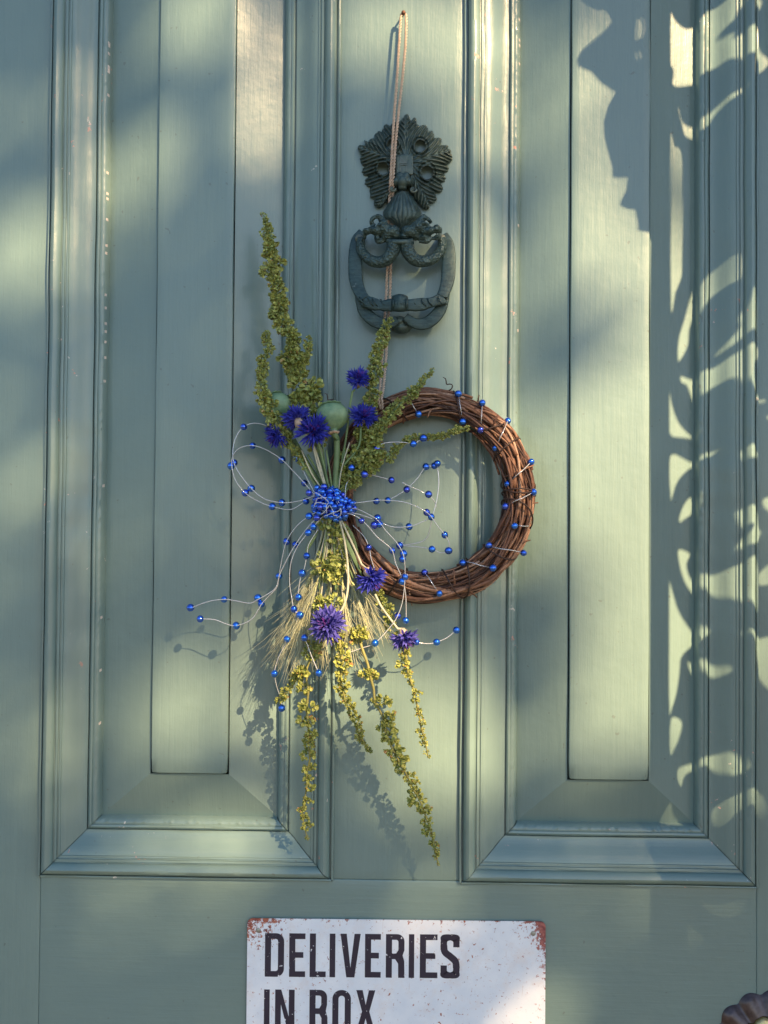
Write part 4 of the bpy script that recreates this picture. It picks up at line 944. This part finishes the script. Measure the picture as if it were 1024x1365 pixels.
# ---------------------------------------------------------------- barley
rg = random.Random(8)
def barley(label, a, b, d0, awn, n=66, spread=.17):
    """a: base of the ear px, b: tip px"""
    t = thing('barley_ear', label, 'barley ear', P(a[0], a[1], d0), 'barley ears of the bunch')
    dx, dy = b[0]-a[0], b[1]-a[1]; L = math.hypot(dx, dy); ux, uy = dx/L, dy/L
    g = MB(); g.tube([P(441, 690, 54), P((441+a[0])/2, (690+a[1])/2, d0+2), P(a[0], a[1], d0), P(*b, d0-3)], [.0008, .0008, .0007, .0004], 6); g.build('stem', M_BAR, t)
    g = MB(); ga = MB()
    for i in range(n):
        q = i/n; x, y, d = a[0]+dx*q, a[1]+dy*q, d0-3*q
        an = rg.gauss(0, spread)*(1.1-.35*q); ca, sa = math.cos(an), math.sin(an); vx, vy = ux*ca-uy*sa, ux*sa+uy*ca
        vd = rg.gauss(0, spread)*.8
        c0 = P(x, y, d); c1 = P(x+vx*10, y+vy*10, d+vd*7)
        if i % 4 == 0:
            ax = (c1-c0); g.tube([c0, c0.lerp(c1, .25), c0.lerp(c1, .6), c1], [.0003, .0011, .0010, .0002], 6)
        A_ = awn*rg.uniform(.6, 1.1); bend = rg.gauss(0, .12)
        pts = [P(x+vx*A_*s_+(-vy)*A_*bend*s_*s_, y+vy*A_*s_+vx*A_*bend*s_*s_+s_*s_*2, d+vd*A_*.75*s_) for s_ in (0, .25, .5, .75, 1)]
        ga.tube(pts, [.00026, .00025, .00021, .00016, .00008], 3, cap=False)
    g.build('grain', M_GRN, t); ga.build('awns', M_BAR, t)
for lb, a, b, d, aw in (('leftmost barley ear fanning out behind the bead cords',(418,770),(386,832),46,78),('second barley ear from the left, awns over the moulding',(424,772),(396,842),50,82),
     ('third barley ear from the left, awns meeting the hanging bead',(430,775),(408,846),48,78),('barley ear directly left of the violet cornflower',(428,765),(404,818),56,70),
     ('barley ear hidden behind the violet cornflower',(438,780),(430,850),46,62),('barley ear directly right of the violet cornflower',(456,775),(464,840),50,60),
     ('barley ear under the pale calyx of the wreath cornflower',(468,775),(486,828),50,56),('barley ear at the right end of the bunch below the wreath',(476,772),(500,818),46,52),
     ('slim barley ear hanging straight between the two yellow sprigs',(450,780),(450,850),44,60),('small barley ear high on the left of the hanging stems',(424,748),(402,795),52,64)):
    barley(lb, a, b, d, aw)

# ---------------------------------------------------------------- sign
sg = thing('delivery_sign', 'white rusty edged metal sign reading DELIVERIES IN BOX below the wreath', 'sign', P(528, 1300, 0))
SD = 3.0
def sp3(px, py): p = P(px, py, SD); return (p.x, p.z)
x0, zt_ = sp3(330, 1224); x1 = sp3(727.5, 1228.5)[0]; ztr = sp3(727.5, 1228.5)[1]
wS = x1-x0; hS = .205; tilt = (ztr-zt_)/wS
def SL(u, v):   # sign frame: u right, v down in metres
    return (x0+u+v*tilt*-1*-1*0-0.0, zt_+u*tilt-v)
cor = []; r = .0055
for cx, cv, a0 in ((r, r, 180), (wS-r, r, 270), (wS-r, hS-r, 0), (r, hS-r, 90)):
    for k in range(7):
        a = math.radians(a0+15*k); cor.append(SL(cx+r*math.cos(a), cv+r*math.sin(a)))
hol = [[SL(hx+.0026*math.cos(6.283*k/14), .0118+.0026*math.sin(6.283*k/14)) for k in range(14)] for hx in (.0108, wS-.0122)]
N = NT('enamelled sign')
crd = N.n('ShaderNodeTexCoord').outputs['Object']
sx = N.n('ShaderNodeSeparateXYZ'); N.l(crd, sx.inputs[0]); X, Z = sx.outputs[0], sx.outputs[2]
ox, oz = worg(sg).x, worg(sg).z
dt = N.math('SUBTRACT', zt_-oz+.003, Z)                      # distance from the top
dt = N.math('ADD', dt, N.math('MULTIPLY', N.math('SUBTRACT', X, x0-ox), tilt))
dl = N.math('SUBTRACT', X, x0-ox); dr = N.math('SUBTRACT', x1-ox, X)
n1_ = N.noise(260.0, crd, 6, .75); n2_ = N.noise(38.0, crd, 4, .6); n3_ = N.noise(900.0, crd, 2, .5); n4_ = N.noise(330.0, crd, 2, .4)
def fall(d, w_): return N.math('SUBTRACT', 1.0, N.math('MINIMUM', 1.0, N.math('DIVIDE', d, w_)))
cl = N.math('MULTIPLY', fall(dt, .040), fall(dl, .045)); cr = N.math('MULTIPLY', fall(dt, .036), fall(dr, .034))
te = N.math('MULTIPLY', fall(dt, .0075), N.math('ADD', .25, n2_)); re_ = N.math('MULTIPLY', fall(dr, .010), .8)
k = N.math('ADD', N.math('MAXIMUM', N.math('MULTIPLY', cl, 1.0), N.math('MULTIPLY', cr, .95)), N.math('MAXIMUM', N.math('MULTIPLY', te, .62), N.math('MULTIPLY', re_, N.math('MULTIPLY', fall(dt, .12), 1.0))))
k = N.math('ADD', N.math('MULTIPLY', k, .50), N.math('MULTIPLY', N.math('SUBTRACT', n1_, .5), 1.9))
rust = N.ramp(k, [(.22, (0, 0, 0)), (.30, (1, 1, 1))])
base = N.mix(N.ramp(n2_, [(.3, (0, 0, 0)), (.7, (1, 1, 1))]), (.62, .69, .77), (.74, .79, .84))
stn = N.math('MULTIPLY', N.ramp(N.noise(26.0, crd, 6, .75), [(.52, (0, 0, 0)), (.70, (1, 1, 1))]), .45)
base = N.mix(stn, base, (.66, .58, .54))
scr = N.ramp(N.noise(1.0, crd, 2, .5, stretch=(420, 1, 34)), [(.70, (0, 0, 0)), (.73, (1, 1, 1))]); base = N.mix(N.math('MULTIPLY', scr, .35), base, (.50, .44, .42))
spk = N.ramp(n4_, [(.73, (0, 0, 0)), (.77, (1, 1, 1))]); base = N.mix(N.math('MULTIPLY', spk, .75), base, (.22, .20, .22))
sp2 = N.math('MULTIPLY', N.ramp(N.noise(190.0, crd, 2, .4), [(.72, (0, 0, 0)), (.75, (1, 1, 1))]), N.ramp(N.noise(20.0, crd), [(.5, (0, 0, 0)), (.6, (1, 1, 1))]))
base = N.mix(sp2, base, (.32, .12, .08))
rc = N.ramp(N.noise(120.0, crd, 4, .7), [(.35, (.16, .035, .03)), (.55, (.34, .10, .06)), (.7, (.50, .22, .12))])
rcr = N.ramp(N.noise(120.0, crd, 4, .7), [(.35, (.07, .015, .03)), (.6, (.17, .03, .035))])
rc = N.mix(N.ramp(fall(dr, .06), [(.2, (0, 0, 0)), (.8, (1, 1, 1))]), rc, N.mix(N.ramp(n1_, [(.4, (0, 0, 0)), (.6, (1, 1, 1))]), rcr, (.34, .12, .10)))
M_SIGN = N.fin(N.mix(rust, base, rc), N.math('ADD', .30, N.math('MULTIPLY', rust, .3)), N.bump(N.math('ADD', n1_, rust), .25, .0003))
g = MB(); g.plate(cor, hol, -SD*MM, -(SD-1.0)*MM); g.build('sign_plate', M_SIGN, sg, False)
for hx in (.0108, wS-.0122):
    g = MB(); c_ = SL(hx, .0118); g.ball((c_[0], -(SD-1.2)*MM, c_[1]), (.0030, .0016, .0030), 14, 8); g.build('screw', simple('screw', (.30, .31, .28), .45, metal=.7), sg)
N = NT('navy lettering'); crd = N.n('ShaderNodeTexCoord').outputs['Object']
ck = N.math('MULTIPLY', N.ramp(N.noise(150.0, crd, 4, .6), [(.68, (0, 0, 0)), (.70, (1, 1, 1))]), 1.0)
ck2 = N.ramp(N.noise(420.0, crd, 2, .5), [(.73, (0, 0, 0)), (.76, (1, 1, 1))])
M_LET = N.fin(N.mix(N.math('MAXIMUM', ck, ck2), N.mix(N.noise(30.0, crd), (.012, .011, .028), (.022, .02, .045)), (.66, .69, .74)), .35)
def arc(cx, cy, rx, ry, a0, a1, n=10): return [(cx+rx*math.cos(math.radians(a0+(a1-a0)*i/n)), cy+ry*math.sin(math.radians(a0+(a1-a0)*i/n))) for i in range(n+1)]
# glyphs in a box of width W and height H=10 (y up); T = stroke
def glyph(ch, W, H, T, TV):
    if ch == 'I': return [([(0, 0), (W, 0), (W, H), (0, H)], [])]
    if ch == 'E':
        return [([(0, 0), (W, 0), (W, TV), (T, TV), (T, H*.44), (W*.88, H*.44), (W*.88, H*.44+TV), (T, H*.44+TV), (T, H-TV), (W, H-TV), (W, H), (0, H)], [])]
    if ch == 'L': return [([(0, 0), (W, 0), (W, TV), (T, TV), (T, H), (0, H)], [])]
    if ch == 'D':
        r = W*.42
        return [([(0, 0)]+arc(W-r, r, r, r, -90, 0)+arc(W-r, H-r, r, r, 0, 90)+[(0, H)], [[(T, TV)]+arc(W-T-r*.3, TV+r*.3, r*.3, r*.3, -90, 0)+arc(W-T-r*.3, H-TV-r*.3, r*.3, r*.3, 0, 90)+[(T, H-TV)]])]
    if ch == 'O':
        r = W*.48; q = W/2-T
        return [(arc(r, r, r, r, 180, 270)+arc(W-r, r, r, r, 270, 360)+arc(W-r, H-r, r, r, 0, 90)+arc(r, H-r, r, r, 90, 180), [arc(T+q, TV+q, q, q, 180, 360, 16)+arc(T+q, H-TV-q, q, q, 0, 180, 16)])]
    if ch == 'V': return [([(W*.30, 0), (W*.70, 0), (W, H), (W-T*1.02, H), (W*.5, H*.22), (T*1.02, H), (0, H)], [])]
    if ch == 'X':
        a = T*.60; return [([(0, 0), (T*1.05, 0), (W*.5, H*.36), (W-T*1.05, 0), (W, 0), (W*.5+a, H*.51), (W*.97, H), (W*.97-T*1.05, H), (W*.5, H*.66), (T*1.05+W*.03, H), (W*.03, H), (W*.5-a, H*.51)], [])]
    if ch == 'N': return [([(0, 0), (T*.95, 0), (T*.95, H*.66), (W-T*1.0, 0), (W, 0), (W, H), (W-T*.95, H), (W-T*.95, H*.38), (T*1.0, H), (0, H)], [])]
    if ch == 'R':
        r = W*.40; m_ = H*.44
        return [([(0, 0), (T, 0), (T, m_-TV*.1), (W*.5, m_-TV*.1), (W-T-.0002, m_-TV*.9), (W-T, 0), (W+.0002, 0), (W*.99, m_-TV*.4), (W*.90, m_+TV*.55), (W, m_+TV*1.5)]+arc(W-r, H-r, r, r, 0, 90)+[(0, H)],
                 [[(T, m_+TV*.9), (W-T-r*.3, m_+TV*.9), (W-T, m_+TV*1.5)]+arc(W-T-r*.3, H-TV-r*.3, r*.3, r*.3, 0, 90)+[(T, H-TV)]])]
    if ch == 'B':
        r = W*.40; m_ = H*.50
        return [([(0, 0)]+arc(W-r, r, r, r, -90, 0)+[(W, m_-TV), (W*.90, m_+TV*.15), (W*.97, m_+TV*1.2)]+arc(W*.97-r, H-r, r, r, 0, 90)+[(0, H)],
                 [[(T, TV)]+arc(W-T-r*.3, TV+r*.3, r*.3, r*.3, -90, 0)+[(W-T, m_-TV*1.1), (W-T-r*.3, m_-TV*.4), (T, m_-TV*.4)],
                  [(T, m_+TV*.6), (W-T-r*.3, m_+TV*.6), (W-T*1.05, m_+TV*1.2)]+arc(W-T*1.05-r*.3, H-TV-r*.3, r*.3, r*.3, 0, 90)+[(T, H-TV)]])]
    if ch == 'S':
        c = spline([(W-T/2, H*.71), (W-T/2, H*.83), (W*.80, H-TV*.72), (W*.5, H-TV*.5), (W*.20, H-TV*.72), (T/2, H*.83), (T/2, H*.74), (W*.22, H*.60), (W*.5, H*.50), (W*.78, H*.39), (W-T/2, H*.26), (W-T/2, H*.17), (W*.80, TV*.72), (W*.5, TV*.5), (W*.20, TV*.72), (T/2, H*.17), (T/2, H*.29)], 5)
        l, r_ = [], []
        for i, p in enumerate(c):
            a, b = c[max(0, i-1)], c[min(len(c)-1, i+1)]; dx, dy = b[0]-a[0], b[1]-a[1]; q = math.hypot(dx, dy); w_ = (T*.5*abs(dy)+TV*.5*abs(dx))/q*1.02
            if len(c)*.36 < i < len(c)*.64: w_ = T*.56
            l.append((p[0]-dy/q*w_, p[1]+dx/q*w_)); r_.append((p[0]+dy/q*w_, p[1]-dx/q*w_))
        return [([l[i], r_[i], r_[i+1], l[i+1]], []) for i in range(len(l)-1)]
def sgn(u): return 300+u*.4492
line1 = [('D', 118, 176), ('E', 190, 239), ('L', 251, 300), ('I', 310, 328), ('V', 342, 403), ('E', 415, 463), ('R', 477, 533), ('I', 545, 562), ('E', 578, 631), ('S', 640, 696)]
line2 = [('I', 115, 133), ('N', 148, 207), ('B', 250, 305), ('O', 318, 374), ('X', 387, 448)]
for line, yt0, slope in ((line1, 1244.8, .0085), (line2, 1320.0, .0085)):
    for ch, ua, ub in line:
        xa, xb = sgn(ua), sgn(ub); yt = yt0+(xa-352)*slope; A_ = sp3(xa, yt+57); W_ = sp3(xb, yt)[0]-A_[0]; H_ = 57*PXM; T_ = 8.0*PXM; TV_ = 7.4*PXM
        g = MB()
        for outl, hls in glyph(ch, W_, H_, T_, TV_):
            f_ = lambda l: [(A_[0]+x, A_[1]+y+x*tilt) for x, y in l]
            ex_ = .0001*(1 if ch == 'S' else 0)
            g.plate(f_(outl), [f_(h) for h in hls], -(SD*MM+.00015), -(SD*MM+.00002))
        g.build('letter', M_LET, sg, False)

# ---------------------------------------------------------------- door knob at the lower right
kx, ky = 1027, 1400
kb = bpy.data.objects.new('door_knob', None); link(kb, door); kb.location = P(kx, ky, 0); kb['label'] = 'brass knob on a dark fluted rosette'
C = P(kx, ky, 0); g = MB(); n, m_ = 168, 14; vs = []
for j in range(m_+1):
    q = j/m_
    for k in range(n):
        a = 6.2832*k/n; lobe = abs(math.sin(a*7+.35)); rr = 79*PXM*(.25+.75*q)*(1-.085*(1-lobe)*q)
        h = (11*(1-q**1.6)+2.2+3.0*(lobe-.5)*q*1.3)*MM
        if j == m_: h = .2*MM
        vs.append((C.x+rr*math.cos(a), -h, C.z+rr*math.sin(a)))
g.add(vs, [(j*n+k, (j+1)*n+k, (j+1)*n+(k+1) % n, j*n+(k+1) % n) for j in range(m_) for k in range(n)])
g.build('fluted_rosette', M_DKB, kb)
g = MB(); g.lathe(C, Vector((0, -1, 0)), [(.004, .036), (.008, .0385), (.013, .0385), (.0155, .036), (.016, .030), (.018, .026), (.024, .024), (.030, .027), (.038, .029), (.044, .026), (.048, .016), (.049, .0005)], 60, lambda q, h: 1-(.09*(1-abs(math.sin(q*7)))**2 if h < .017 else 0))
g.build('knob', M_BRASS, kb)
